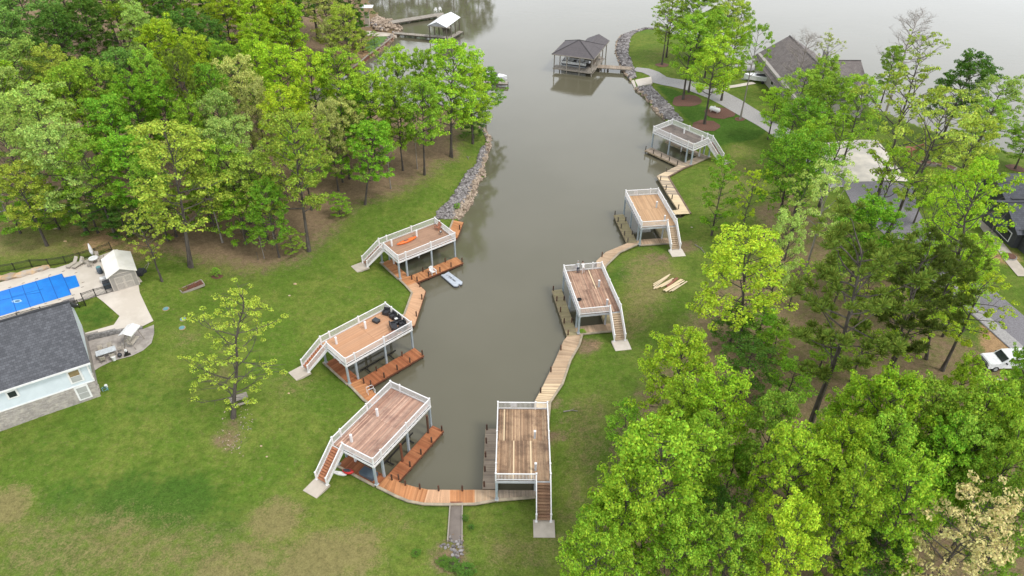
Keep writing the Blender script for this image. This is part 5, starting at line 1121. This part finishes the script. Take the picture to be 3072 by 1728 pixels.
pier('old_pier', 'short grey cross pier joining the chair platform to the covered slip', g2(-21.6,205.3), g2(-19.3,206.3), g2(-17.8,192.5), g2(-16.2,192.0), 'grey_boards', np_=3)
def adir(p, rz_, label, mat, group=None):
    t = thing('lawn_chair', label, 'chair', p, rz_, group)
    for k in range(5): obj('back_slat', MB().bar((.28,-.24+.12*k,.35),(.55,-.26+.13*k,1.05-.04*abs(k-2)),.1,.025,(1,0,0)), mat, t)
    for k in range(4): obj('seat_slat', MB().box((-.25+.15*k,0,.42-.03*k),(.13,.56,.025)), mat, t)
    for y_ in (-.34,.34):
        obj('arm', MB().box((0,y_,.62),(.75,.14,.03)), mat, t); obj('leg', MB().bar((-.3,y_,0),(-.3,y_,.61),.04,.1).bar((.5,y_,0),(-.2,y_,.38),.04,.1), mat, t)
for p_ in ((-21.5,207.0,.8),(-20.2,207.6,.8)): adir(p_, 1.6+p_[0]*.3, 'white slatted lawn chair on the far pier behind the covered slip', 'white_plastic', 'white chairs on the far pier')
rwp = [at(x, y, .8) for x, y in ((1178,112),(1150,135),(1100,170),(1075,192),(1040,215))]; W2 = thing('timber_retaining_wall', 'long red-brown timber retaining wall along the far inlet bank', 'retaining wall', (rwp[0].x, rwp[0].y, 0))
for i in range(4):
    a_, b_ = rwp[i]-rwp[0], rwp[i+1]-rwp[0]
    for k in range(4): obj('timber', MB().bar((a_.x,a_.y,.15+.27*k),(b_.x,b_.y,.15+.27*k),.22,.25), 'fascia_red' if k < 3 else 'grey_boards', W2)
tp = at(1105,90,1.2); TW = thing('shore_pillar', 'pale concrete pillar carrying a small flat grey canopy on the far bank', 'pillar', (tp.x, tp.y, hz(tp.x, tp.y))); obj('column', MB().box((0,0,1.6),(1.1,1.1,3.6)), 'concrete', TW); obj('canopy', MB().box((.3,0,5.0),(3.0,2.4,.15)), 'white_metal_roof', TW)
for x_ in (-.5,.5): obj('bracket', MB().bar((x_,0,3.4),(x_*2,0,4.95),.12), 'chrome_grey', TW)
strip('far_path', [(1098,100),(1130,103),(1165,104),(1190,108)], [3,2.6,2,1.6], 'concrete', .08)
p = gnd(1130,118); gsheet('far_lawn', pg([(1105,122),(1140,108),(1168,112),(1150,132),(1110,158),(1092,150)]), plain('grass_bright', (.07,.15,.03), 1., (.11,.18,.05), 3.).name, .06, kind='structure')
q = at(1477,232,.8); pier('old_pier', 'small grey pier behind the trees at the wooded point tip', g2(q.x-4,q.y-3), g2(q.x-4,q.y-1.4), g2(q.x+3.5,q.y-4), g2(q.x+3.5,q.y-2.4), 'grey_boards', np_=3)
WB = thing('white_boat', 'white runabout half hidden by the trees at the wooded point tip', 'boat', (q.x+.5, q.y+.8, .2), -.2)
def hull(root, L, Wd, h, mat, inner='cushion_dark'):
    rings = []
    for f, wf in ((0,.92),(.3,1.),(.6,.95),(.82,.65),(1.,.06)):
        x_ = L*(f-.5); w_ = Wd/2*wf; rings.append([(x_,-w_,h+.12*f),(x_,-w_*.8,.1),(x_,0,-.12+.25*f*f),(x_,w_*.8,.1),(x_,w_,h+.12*f),(x_,w_*.82,h+.1*f),(x_,0,h-.02+.1*f),(x_,-w_*.82,h+.1*f)])
    obj('hull', MB().loft(rings), mat, root); obj('cockpit', MB().box((-L*.12,0,h+.03),(L*.45,Wd*.62,.08)), inner, root)
    obj('windshield', MB().bar((L*.12,-Wd*.34,h+.3),(L*.12,Wd*.34,h+.3),.06,.4), 'glass_dark', root); obj('seat', MB().box((-L*.3,0,h+.2),(L*.1,Wd*.6,.3)), 'white_plastic', root); obj('outboard', MB().box((-L*.53,0,h+.1),(.35,.4,.8)), 'hull_dark', root)
hull(WB, 5.6, 2.2, .8, 'car_white')
TB = gnd(2275,246); TBo = thing('trailer_boat', 'white motor boat parked by the sidewalk before the brown-roofed house', 'boat', (TB.x, TB.y, TB.z+.5), 2.9); hull(TBo, 6.4, 2.4, 1.0, 'car_white')
for y_ in (-1,1): obj('wheel', MB().tube([(-.8,y_-.1,-.2),(-.8,y_+.1,-.2)],.33,10), 'tyre', TBo)
obj('trailer', MB().bar((-2.8,0,-.15),(3.6,0,-.15),.15), 'chrome_grey', TBo)

# ---------------------------------------------------------------- brown-roofed house, charcoal house
BR = thing('brown_roof_house', 'large house with brown-grey shingle roof and right-hand wing on the lakeshore', 'house', (61,133,hz(58,145)))
zb = BR.location.z; rzv = 9-zb
obj('roof_slope', roof_plane(MB(), [(-7.2,27.5,rzv-4.6),(-7.2,-.5,rzv-4.6),(.6,-.5,rzv),(.1,27.5,rzv)]), 'shingle_brown', BR)
obj('roof_slope', roof_plane(MB(), [(8,-.5,rzv-4.6),(8,27.5,rzv-4.6),(.1,27.5,rzv),(.6,-.5,rzv)]), 'shingle_brown', BR)
obj('wall', MB().box((.4,13.5,1.7),(13.6,26.5,3.8)), 'shed_siding', BR); obj('gable', MB().poly([(-6.4,.25,3.4),(7.2,.25,3.4),(.5,.25,rzv-.2)],[(0,1,2)]), 'shed_siding', BR)
obj('ridge_cap', MB().bar((.6,-.5,rzv+.03),(.1,27.5,rzv+.03),.3,.08), 'shingle_brown', BR)
wz = 7.5-zb
obj('wing_wall', MB().box((8.5,16.0,1.5),(6.6,13,3.2)), 'shed_siding', BR)
obj('wing_roof', roof_plane(MB(), [(2.5,8.4,wz-2.7),(11.2,8.4,wz-2.7),(11.8,16,wz),(2.5,16,wz)]), 'shingle_brown', BR); obj('wing_roof', roof_plane(MB(), [(11.2,23.5,wz-2.7),(2.5,23.5,wz-2.7),(2.5,16,wz),(11.8,16,wz)]), 'shingle_brown', BR)
obj('wing_ridge', MB().bar((2.5,16,wz+.03),(11.8,16,wz+.03),.3,.08), 'shingle_brown', BR); obj('chimney', MB().box((5.4,19,wz+.2),(.9,.9,1.6)), 'stone_wall', BR)
for y_ in (4,9,14): 
    f = obj('window', MB().box((-6.43,y_,1.9),(.06,1.5,1.5)), 'white_paint', BR); obj('pane', MB().box((-6.47,y_,1.9),(.02,1.25,1.25)), 'glass_dark', f)
hzb = hz(71,88); CH = thing('charcoal_house', 'charcoal grey house with dark shingle gables beside the asphalt drive', 'house', (70.4,89,hzb))
obj('wall', MB().box((7,0,1.5),(14,8.4,3.2)), 'charcoal', CH); obj('gable', MB().poly([(-.004,-4.2,3.0),(-.004,4.2,3.0),(-.004,0,5.0)],[(0,2,1)]), 'charcoal', CH)
for sg in (-1, 1):
    obj('roof_slope', roof_plane(MB(), [(-.5,-4.8,2.7),(14.5,-4.8,2.7),(14.5,0,5.1),(-.5,0,5.1)] if sg < 0 else [(14.5,4.8,2.7),(-.5,4.8,2.7),(-.5,0,5.1),(14.5,0,5.1)]), 'shingle_dark', CH)
obj('ridge_cap', MB().bar((-.5,0,5.13),(14.5,0,5.13),.3,.08), 'shingle_dark', CH)
obj('back_wall', MB().box((10,8.2,1.6),(13,8,3.4)), 'charcoal', CH)
for sg in (-1, 1):
    obj('back_roof', roof_plane(MB(), [(2.6,3.6,2.9),(17,3.6,2.9),(17,8.2,4.6),(2.6,8.2,4.6)] if sg < 0 else [(17,12.8,2.9),(2.6,12.8,2.9),(2.6,8.2,4.6),(17,8.2,4.6)]), 'shingle_dark', CH)
obj('porch', MB().box((2.6,-5.6,1.3),(3.6,2.6,2.7)), 'charcoal', CH); obj('porch_roof', roof_plane(MB(), [(.4,-7.3,2.5),(5,-7.3,2.5),(5,-4.3,3.3),(.4,-4.3,3.3)]), 'shingle_dark', CH)
aw = obj('awning', roof_plane(MB(), [(-1.2,1.9,2.15),(-1.2,-2.4,2.15),(0,-2.4,2.9),(0,1.9,2.9)], .05), 'shingle_dark', CH)
f = obj('window', MB().box((-.03,-1.6,1.25),(.06,3.2,1.5)), 'white_paint', CH); obj('pane', MB().box((-.07,-1.6,1.25),(.02,2.95,1.25)), 'glass_dark', f)
fp = gnd(3028,772); FBd = thing('flower_bed', 'round stone-edged flower bed in front of the charcoal house', 'flower bed', fp); obj('edge', MB().cyl((0,0,-.1),.9,.3,14), 'stone_wall', FBd); obj('flowers', MB().cyl((0,0,.2),.75,.08,14), 'mulch', FBd)
for px, py, rz_ in ((2905,580,.7),(2830,500,.9),(2770,492,.2)):
    p = gnd(px, py); t = thing('raised_bed', 'timber raised planting bed on the lawn behind the charcoal house', 'garden bed', p, -rz_, 'raised beds behind the charcoal house')
    for x_ in (-1.9,1.9): obj('end_board', MB().box((x_,0,.2),(.1,1.3,.45)), 'grey_boards', t)
    for y_ in (-.6,.6): obj('side_board', MB().box((0,y_,.2),(3.8,.1,.45)), 'grey_boards', t)
    obj('soil', MB().box((0,0,.15),(3.7,1.1,.4)), 'mulch', t)
for px, py, rz_, m_ in ((2968,520,.5,'hull_dark'),(3020,545,2.5,'hull_dark'),(2985,548,4.,'hull_dark')):
    adir(gnd(px, py), rz_, 'dark slatted lawn chair in the mulch circle on the lakeside lawn', m_, 'chairs of the mulch circle')
p = gnd(2740,472); t = thing('swing_set', 'reddish timber play frame under the olive oak', 'play frame', p, .5)
for x_ in (-1.6,1.6): obj('frame', MB().bar((x_,-1,0),(x_,0,2.2),.1).bar((x_,1,0),(x_,0,2.2),.1), 'rust_wood', t)
obj('top_beam', MB().bar((-1.7,0,2.2),(1.7,0,2.2),.12), 'rust_wood', t); obj('deck', MB().box((0,1.4,1.0),(2.2,1.6,.12)), 'rust_wood', t)
p = gnd(2618,390); t = thing('black_tarp', 'black covered heap on the lawn behind the concrete pad', 'tarp', p); obj('cover', MB().loft([[(1.1*s_*math.cos(k*.628), .7*s_*math.sin(k*.628), z_) for k in range(10)] for s_, z_ in ((1,0),(.9,.3),(.5,.5))]), 'black_metal', t, True); obj('rope', MB().bar((-1,0,.3),(1,0,.5),.03), 'rust_wood', t)
# propane tank
p = gnd(2143,337); t = thing('propane_tank', 'white horizontal propane tank on the mulch bed by the gravel drive', 'tank', p, -.75)
obj('body', MB().tube([(-1.15,0,.65),(-1.05,0,.65),(-.9,0,.65),(.9,0,.65),(1.05,0,.65),(1.15,0,.65)],[.12,.34,.44,.44,.34,.12],14), 'white_plastic', t, True); obj('valve_dome', MB().cyl((-.1,0,1.05),.16,.2,10), 'white_plastic', t)
for x_ in (-.7,.7): obj('foot', MB().box((x_,0,.15),(.15,.6,.35)), 'concrete', t)
# white pickup-style vehicle
VH = thing('parked_car', 'white sport utility car with dark bumper parked on the dirt among the trees', 'car', (56.0,60.4,hz(56,60.4)+.05), math.pi+.03)
prof = [(2.6,.45),(2.65,.95),(2.45,1.12),(1.2,1.22),(.55,1.82),(-1.9,1.86),(-2.5,1.2),(-2.6,.5)]
body = [[(x_,s_*.95*(.93 if z_ > 1.3 else 1),z_) for x_, z_ in prof] for s_ in (-1, 1)]; obj('body', MB().loft([body[0], body[1]]), 'car_white', VH)
obj('bumper', MB().box((2.66,0,.55),(.16,1.86,.32)), 'hull_dark', VH); obj('grille', MB().box((2.64,0,.85),(.08,1.3,.12)).box((2.62,0,1.02),(.08,1.3,.06)), 'hull_dark', VH)
obj('windshield', MB().bar((1.17,0,1.27),(.62,0,1.80),1.55,.02,(1,0,1)), 'glass_dark', VH)
for s_ in (-1, 1):
    obj('side_window', MB().box((-.7,s_*.915,1.5),(2.2,.03,.42)), 'glass_dark', VH); obj('headlight', MB().box((2.58,s_*.75,.95),(.14,.35,.14)), 'glass_blind', VH); obj('mirror', MB().box((.8,s_*1.08,1.28),(.12,.22,.16)), 'hull_dark', VH)
    for x_ in (1.65,-1.65): w_ = obj('wheel', MB().tube([(x_,s_*.75,.36),(x_,s_*.97,.36)],.37,14), 'tyre', VH); obj('rim', MB().tube([(x_,s_*.96,.36),(x_,s_*.985,.36)],.22,10), 'chrome_grey', w_)
wt = gnd(2990,1155); t = thing('white_drum', 'small white bin beside the parked car under the trees', 'bin', wt); obj('body', MB().cyl((0,0,0),.3,.7,10), 'white_plastic', t); obj('lid', MB().cyl((0,0,.7),.32,.05,10), 'white_plastic', t)

# ---------------------------------------------------------------- lumber on the grass
r_ = random.Random(4); zl = lambda x, y: gnd(1920+x/14.49, 800+y/14.49); k = 0
for a_, b_ in (((570,820),(1300,350)),((570,905),(1260,415)),((600,960),(1190,480)),((580,1040),(1450,530)),((690,1000),(1400,600)),((900,950),(1420,660)),((1010,1100),(1790,560)),((1070,1130),(1850,590)),((1170,1070),(1930,630)),((1110,1160),(1900,650)),((1270,1130),(1720,800)),((1380,1150),(2040,665))):
    p, q = zl(*a_), zl(*b_); c_ = (p+q)/2; d = q-p; o = link('lumber_board', unit('lumber'), None, 'pale sawn board lying in the loose lumber row on the grass', 'board', 'loose boards on the grass'); o.location = (c_.x, c_.y, max(p.z, q.z)+.06+.05*(k % 2)); o.scale = (d.length, .15, .05); o.rotation_euler = (0,0,math.atan2(d.y,d.x)); k += 1
p, q = zl(1170,920), zl(1640,500); t = thing('stair_stringer', 'dark notched timber lying between the pale boards', 'timber', (p+q)/2, math.atan2((q-p).y,(q-p).x)); Ls = (q-p).length
obj('timber', MB().box((0,0,.1),(Ls,.25,.12)), 'rust_wood', t)
for i in range(9): obj('notch', MB().poly([(-Ls/2+.2+i*Ls/9.5,.1,.02),(-Ls/2+.45+i*Ls/9.5,.1,.02),(-Ls/2+.3+i*Ls/9.5,.32,.02),(-Ls/2+.2+i*Ls/9.5,.1,.15),(-Ls/2+.45+i*Ls/9.5,.1,.15),(-Ls/2+.3+i*Ls/9.5,.32,.15)],[(0,2,1),(3,4,5),(0,1,4,3),(1,2,5,4),(2,0,3,5)]), 'rust_wood', t)
for (a_, b_, lab, m_) in (((2052,566),(2056,560),None,None), ((1690,1236),(1733,1234),'bleached fallen branch lying on the grass strip near the rough mottled dock','bark_pale'),((2085,735),(2115,760),'pale fallen branch beside the concrete slab of the tan dock','bark_pale'),((1400,470),(1405,480),'small bleached branch lying above the rock bank','bark_pale')):
    if not lab: continue
    p, q = gnd(*a_), gnd(*b_); o = obj('fallen_branch', MB().tube([p+Vector((0,0,.06)), (p+q)/2+Vector((.1,.12,.1)), q+Vector((0,0,.05))],[.09,.07,.04],5).tube([(p+q)/2+Vector((.1,.12,.1)), (p+q)/2+Vector((.5,.4,.2))],[.04,.02],4), m_, None, label=lab, cat='branch')

# ---------------------------------------------------------------- things on the docks
def on(n, u, v, z): q = dk(n, u, v); return Vector((q.x, q.y, z))
AN = {n: DOCKS[n][2] for n in DOCKS}
def kayak(p, rz_, label, mat, L=3.3, Wd=.75):
    t = thing('kayak', label, 'kayak', p, rz_); rings = []
    for f, wf, zf in ((0,.05,.22),(.12,.55,.1),(.3,.92,.03),(.5,1,.0),(.7,.92,.03),(.88,.55,.1),(1,.05,.22)):
        x_ = L*(f-.5); w_ = Wd/2*wf; rings.append([(x_,-w_,.22),(x_,-w_*.7,zf),(x_,w_*.7,zf),(x_,w_,.22),(x_,w_*.6,.33),(x_,-w_*.6,.33)])
    obj('hull', MB().loft(rings), mat, t, True); obj('cockpit', MB().prism([(-.1+.42*math.cos(k*.524), .2*math.sin(k*.524)) for k in range(12)], .3, .345), 'rust_wood' if mat == 'kayak_orange' else 'hull_dark', t)
kayak(on('C',-1.2,-.85,ZDK), AN['C']+.03, 'orange kayak lying on the brown dock deck', 'kayak_orange')
kayak(on('A',-4.95,-.85,ZW+.05), AN['A']-1.2, 'red kayak standing at the water gate under the pinkish dock stairs', 'red_plastic', 1.25, .7)
t = thing('paddle_board', 'short white paddle board lying in the grass beside the red kayak', 'board', on('A',-5.5,-1.5,hz(dk('A',-5.5,-1.5).x, dk('A',-5.5,-1.5).y)+.06), 2.9); obj('board', MB().prism([(.75*math.cos(k*.45), .22*math.sin(k*.45)) for k in range(14)], 0, .1), 'white_plastic', t); obj('fin', MB().box((-.5,0,.14),(.15,.02,.1)), 'white_plastic', t)
t = thing('dock_box', 'flat dark grey mat box on the walkway under the pinkish dock', 'box', on('A',-4.1,1.1,ZW), AN['A']+1.57); obj('box', MB().box((0,0,.2),(1.7,.9,.4)), 'barrel_blue', t); obj('lid', MB().box((0,0,.43),(1.75,.95,.05)), 'barrel_blue', t)
adir(on('C',4.1,-.95,ZDK), AN['C']+.3, 'reddish brown slatted chair on the brown dock deck', plain('chair_rust', (.40,.16,.09), .6).name)
t = thing('side_stool', 'small dark stool with a white cup on the brown dock deck', 'stool', on('C',3.7,.4,ZDK)); obj('top', MB().cyl((0,0,.4),.22,.04,10), 'wicker', t); obj('cup', MB().cyl((0,0,.44),.07,.14,8), 'white_plastic', t)
for k in range(3): obj('leg', MB().bar((.12*math.cos(k*2.1),.12*math.sin(k*2.1),.4),(.22*math.cos(k*2.1),.22*math.sin(k*2.1),0),.03), 'wicker', t)
adir(on('C',-.3,4.2,ZW-.06), AN['C']+1.57, 'white plastic chair on the orange finger pier beside the moored boat', 'white_plastic')
def wick(n, u, v, rz_, label, wd=.75, dp=.75, group=None, cush=True, name='wicker_chair', cat='armchair'):
    t = thing(name, label, cat, on(n, u, v, ZDK), AN[n]+rz_, group); obj('base', MB().box((0,0,.18),(dp,wd,.30)), 'wicker', t); obj('backrest', MB().box((dp/2-.06,0,.5),(.14,wd,.62)), 'wicker', t)
    for s_ in (-1, 1): obj('arm', MB().box((-.05,s_*(wd/2-.06),.38),(dp-.1,.13,.42)), 'wicker', t)
    if cush: obj('cushion', MB().box((-.05,0,.37),(dp-.2,wd-.28,.1)), 'cushion_dark', t)
    return t
wick('B',4.1,-1.75,.5,'black wicker armchair alone in the railing corner of the cedar deck'); wick('B',4.25,-.6,0,'black wicker armchair beside the one holding a white cushion')
t = wick('B',4.25,.35,-.2,'black wicker armchair with a white cushion on the cedar deck'); obj('pillow', MB().box((-.15,.0,.46),(.35,.4,.08)), 'white_plastic', t)
wick('B',3.1,1.2,2.8,'black wicker loveseat on the cedar deck', 1.5, .8, name='wicker_sofa', cat='sofa'); wick('B',4.2,1.4,-.3,'black wicker armchair tucked behind the loveseat', cush=True); wick('B',3.8,2.0,-1.4,'black wicker chair against the long railing behind the loveseat')
t = thing('wicker_table', 'low black wicker table standing alone on the cedar deck', 'table', on('B',2.3,-1.35,ZDK), AN['B']+.2); obj('base', MB().box((0,0,.16),(.6,.8,.3)), 'wicker', t); obj('top', MB().box((0,0,.34),(.66,.86,.04)), 'glass_dark', t)
t = thing('wicker_table', 'small black side table between the wicker loveseat and armchairs', 'table', on('B',3.7,.75,ZDK), AN['B']); obj('base', MB().box((0,0,.2),(.45,.45,.4)), 'wicker', t); obj('top', MB().box((0,0,.42),(.5,.5,.03)), 'glass_dark', t)
t = thing('storage_bench', 'brown storage bench against the long railing of the cedar deck', 'bench', on('B',2.0,2.2,ZDK), AN['B']); obj('box', MB().box((0,0,.25),(1.2,.5,.5)), 'rust_wood', t); obj('lid', MB().box((0,0,.52),(1.25,.55,.05)), 'rust_wood', t)
t = thing('rubber_bowl', 'round black rubber bowl on the weathered dock deck', 'bowl', on('F',-1.75,1.95,ZDK)); obj('bowl', MB().loft([[(r2*math.cos(k*.524), r2*math.sin(k*.524), z2) for k in range(12)] for r2, z2 in ((.22,0),(.3,.2),(.24,.2),(.2,.06))]), 'black_metal', t); obj('handle', MB().tube([(.25,0,.2),(.4,0,.25),(.55,0,.02)],.02,5), 'black_metal', t)
# pool ladder on the walkway between two docks
lp = at(1118,1176,ZW); t = thing('swim_ladder', 'white swim ladder fixed to the walkway between pinkish and cedar docks', 'ladder', (lp.x, lp.y, ZW), .5)
for y_ in (-.25,.25): obj('side_rail', MB().tube([(-.6,y_,0),(-.6,y_,.8),(.1,y_,.85),(.25,y_,.5),(.25,y_,-.9)],.035,6), 'white_paint', t)
for k in range(3): obj('rung', MB().bar((.25,-.25,-.2-.3*k),(.25,.25,-.2-.3*k),.05), 'white_paint', t)
# moored paddle skiff with black letters worn off its deck
bc = Vector((-8.35,80.95,0)); ang = math.atan2(79.6-82.3, -7.25+9.45); SK = thing('moored_skiff', 'pale grey flat skiff with black markings moored at the orange finger pier', 'boat', bc, ang)
out = [(-1.75,-.62),(-1.6,-.2),(-1.72,.62),(1.45,.72),(1.75,.45),(1.74,.16),(1.55,.12),(1.55,-.12),(1.74,-.16),(1.75,-.45),(1.45,-.72)]
obj('hull', MB().prism([(x_, y_) for x_, y_ in out][::-1], -.1, .22), 'hull_dark', SK); obj('deck', MB().prism([(x_*1.01, y_*1.02) for x_, y_ in out][::-1], .20, .36), 'boat_white', SK)
for k, (x_, w_) in enumerate(((-.62,.2),(-.36,.12),(-.2,.16),(.08,.14),(.3,.08),(.46,.1),(.7,.1))):
    obj('marking', MB().box((x_,.02,.368),(.12,w_+.12,.012)).box((x_+.06,.06,.3685),(.10,.06,.012)), 'sticker_black', SK)
obj('paddle', MB().bar((-1.2,-.15,.4),(-.8,.2,.4),.06,.03), 'chrome_grey', SK); obj('rope', MB().tube([(1.6,0,.3),(2.0,-.1,.1),(2.2,-.2,.02)],.03,4), 'twig_grey', SK)
# boat lifts in the slips
for n, lab in (('A','dark boat lift cradle in the slip under the pinkish dock'),('B','dark boat lift frame in the slip under the cedar dock')):
    x, y, a, m = DOCKS[n]; t = thing('boat_lift', lab, 'boat lift', (x, y, 0), a)
    for u in (-1.6,1.8): obj('cross_beam', MB().bar((u,-1.2*m,.35),(u,2.3*m*-1,.35),.14,.12), 'black_metal', t)
    for v in (-.6,1.4): obj('bunk', MB().bar((-2.4,-v*m,.5),(2.8,-v*m,.5),.12,.14), 'black_metal', t)
    for u in (-1.6,1.8): obj('cable', MB().bar((u,-1.9*m,.4),(u,-1.9*m,3.2),.03), 'black_metal', t)
for n, us in (('A',(-.9,3.6)),):
    for u in us:
        q = dk(n, u, 2.9); o = obj('mooring_pile', MB().cyl((0,0,-1.2),.12,4.4,8).cyl((0,0,3.2),.13,.04,8), 'pile_brown' if u > 3 else 'fascia_red', None, label=('tall dark' if u > 3 else 'tall reddish')+' wooden pile standing on the red-brown finger pier', cat='pile'); o.location = (q.x, q.y, 0)

# ---------------------------------------------------------------- two people at the railing
def person(label, loc, rz_, joints, mats, hair, dress=False):
    """one skinned body; mats picks a material by height"""
    names = list(joints); ed = [('pelvis','waist'),('waist','chest'),('chest','neck'),('neck','head0'),('head0','head1'),('chest','shL'),('shL','elL'),('elL','wrL'),('chest','shR'),('shR','elR'),('elR','wrR'),('pelvis','hipL'),('hipL','knL'),('knL','anL'),('anL','toL'),('pelvis','hipR'),('hipR','knR'),('knR','anR'),('anR','toR')]
    V_ = [joints[k][:3] for k in names]; Rr = [joints[k][3] for k in names]; E_ = [(names.index(a), names.index(b)) for a, b in ed]
    for s in 'LR':                                   # palm and five fingers
        w_ = Vector(joints['wr'+s][:3]); e_ = Vector(joints['el'+s][:3]); d = (w_-e_).normalized(); sd = d.cross(Vector((0,0,1))).normalized(); i0 = names.index('wr'+s)
        V_.append(tuple(w_+d*.07)); Rr.append(.032); ip = len(V_)-1; E_.append((i0, ip))
        for k, (off, ln) in enumerate(((-.03,.07),(-.01,.085),(.012,.08),(.032,.06),(.045,.03))):
            b0 = w_+d*(.12 if k < 4 else .07)+sd*off; V_.append(tuple(b0)); Rr.append(.010); j0 = len(V_)-1; E_.append((ip, j0)); V_.append(tuple(b0+d*ln*.6+Vector((0,0,-ln*.6)))); Rr.append(.008); E_.append((j0, len(V_)-1))
    me = bpy.data.meshes.new('body'); me.from_pydata(V_, E_, []); t = thing('person', label, 'person', loc, rz_); o = link('body', me, t)
    sk = o.modifiers.new('skin', 'SKIN'); sk.use_smooth_shade = True
    for i, v in enumerate(me.skin_vertices[0].data): v.radius = (Rr[i], Rr[i]*.85); v.use_root = (i == 0)
    sb = o.modifiers.new('sub', 'SUBSURF'); sb.levels = 2; sb.render_levels = 2
    dg = bpy.context.evaluated_depsgraph_get(); dg.update(); ev = bpy.data.meshes.new_from_object(o.evaluated_get(dg)); o.modifiers.clear(); o.data = ev
    ev.materials.clear()
    for m_ in mats: ev.materials.append(MATS[m_[0]])
    for p in ev.polygons:
        p.use_smooth = True; c = p.center; idx = 0
        for i, (m_, lo, hi) in enumerate(mats):
            if lo <= c.z < hi: idx = i
        w0 = min((c-Vector(joints[k][:3])).length for k in ('wrL','wrR')); 
        if w0 < .17 and c.z > .75: idx = 0
        p.material_index = idx
    hd = Vector(joints['head1'][:3]); hb_ = MB(); R0 = .108
    hb_.loft([[(hd.x+R0*r2*math.cos(k*.628)-.012, hd.y+R0*.92*r2*math.sin(k*.628), hd.z+z2) for k in range(10)] for r2, z2 in ((.98,-.03),(1.02,.02),(.9,.07),(.55,.11),(.1,.125))]); obj('hair', hb_, hair, t, True)
    f0 = Vector(joints['head0'][:3]).lerp(hd, .5)
    for s in (-1, 1): obj('ear', MB().box((f0.x, f0.y+s*.092, f0.z+.02), (.03,.02,.06)), 'skin', t); obj('eye', MB().box((f0.x+.088, f0.y+s*.034, f0.z+.03), (.012,.022,.012)), 'shoe_dark', t)
    obj('nose', MB().poly([(f0.x+.085,f0.y-.012,f0.z),(f0.x+.085,f0.y+.012,f0.z),(f0.x+.115,f0.y,f0.z-.01),(f0.x+.088,f0.y,f0.z+.035)],[(0,1,2),(0,2,3),(2,1,3)]), 'skin', t); obj('mouth', MB().box((f0.x+.085,f0.y,f0.z-.05),(.012,.045,.01)), 'rust_wood', t)
    return t
J1 = dict(pelvis=(0,0,.95,.13), waist=(.06,0,1.10,.135), chest=(.18,0,1.34,.15), neck=(.27,0,1.50,.055), head0=(.31,0,1.58,.085), head1=(.33,0,1.70,.095), shL=(.17,.20,1.40,.075), elL=(.38,.30,1.16,.05), wrL=(.56,.16,1.10,.034), shR=(.17,-.20,1.40,.075), elR=(.38,-.30,1.16,.05), wrR=(.56,-.14,1.10,.034),
          hipL=(-.01,.10,.88,.105), knL=(.02,.12,.48,.072), anL=(-.05,.13,.09,.045), toL=(.13,.14,.04,.04), hipR=(-.01,-.10,.88,.105), knR=(.03,-.11,.48,.072), anR=(-.04,-.13,.09,.045), toR=(.14,-.14,.04,.04))
J2 = dict(pelvis=(0,0,.96,.14), waist=(.10,0,1.08,.14), chest=(.28,0,1.27,.15), neck=(.40,0,1.38,.055), head0=(.46,0,1.44,.085), head1=(.50,0,1.55,.095), shL=(.29,.20,1.32,.075), elL=(.50,.30,1.12,.05), wrL=(.68,.14,1.10,.034), shR=(.29,-.20,1.32,.075), elR=(.50,-.30,1.12,.05), wrR=(.68,-.14,1.10,.034),
          hipL=(-.02,.10,.90,.105), knL=(-.06,.12,.48,.07), anL=(-.16,.13,.09,.045), toL=(.02,.14,.04,.042), hipR=(-.02,-.10,.90,.105), knR=(.10,-.12,.50,.07), anR=(.02,-.16,.09,.045), toR=(.20,-.18,.04,.042))
person('person in white shirt and dark jeans leaning on the white dock railing', on('F',4.02,.78,ZDK), AN['F'], J1, [('skin',1.52,3),('cloth_grey',1.0,1.52),('denim',.10,1.0),('shoe_dark',-1,.10)], 'hair_grey')
person('person in pale shirt and pale trousers bending over the white dock railing', on('F',3.9,.12,ZDK), AN['F'], J2, [('skin',1.395,3),('cloth_white',1.0,1.395),('cloth_pale',.10,1.0),('white_plastic',-1,.10)], 'hair_brown')


# ---------------------------------------------------------------- tell the wood's trees apart by what they stand nearest to
def gl(x, y): return gnd(x, y).xy
LM = {FG: [('grey shed', SH.location.xy), ('stony clearing', gl(100,640)), ('tall olive oak', gv(480,672).xy), ('two-toned oak', gv(777,632).xy), ('compact bright tree', gv(918,515).xy), ('waterside lime tree', gv(1135,395).xy), ('tan budding tree', gv(880,450).xy)],
      FB: [('covered boat slip', FD.location.xy), ('concrete shore pillar', TW.location.xy), ('timber retaining wall', rwp[2].xy), ('inlet head', gl(900,275))],
      NR: [('cream flowering tree', gv(2470,1480).xy), ('tall tufted pine', gv(2035,1112).xy), ('parked white car', VH.location.xy), ('rough mottled dock', dk('H',-8,-3).xy), ('broad yellow-green tree', gv(1861,880).xy)]}
ORD = ['nearest to', 'second from', 'third from', 'fourth from', 'fifth from', 'sixth from', 'seventh from', 'eighth from', 'ninth from', 'tenth from', 'eleventh from', 'twelfth from', 'thirteenth from']
bk_ = {}
for o in COL.objects:
    if o.parent is None and o.get('group') in LM:
        d, nm = min(((o.location.xy-p).length, nm) for nm, p in LM[o['group']]); bk_.setdefault((o['label'], nm), []).append((d, o))
for (lb, nm), L in bk_.items():
    L.sort(key=lambda t: t[0])
    for k, (d, o) in enumerate(L): o['label'] = f'{lb}, {ORD[min(k, 12)]} the {nm}'
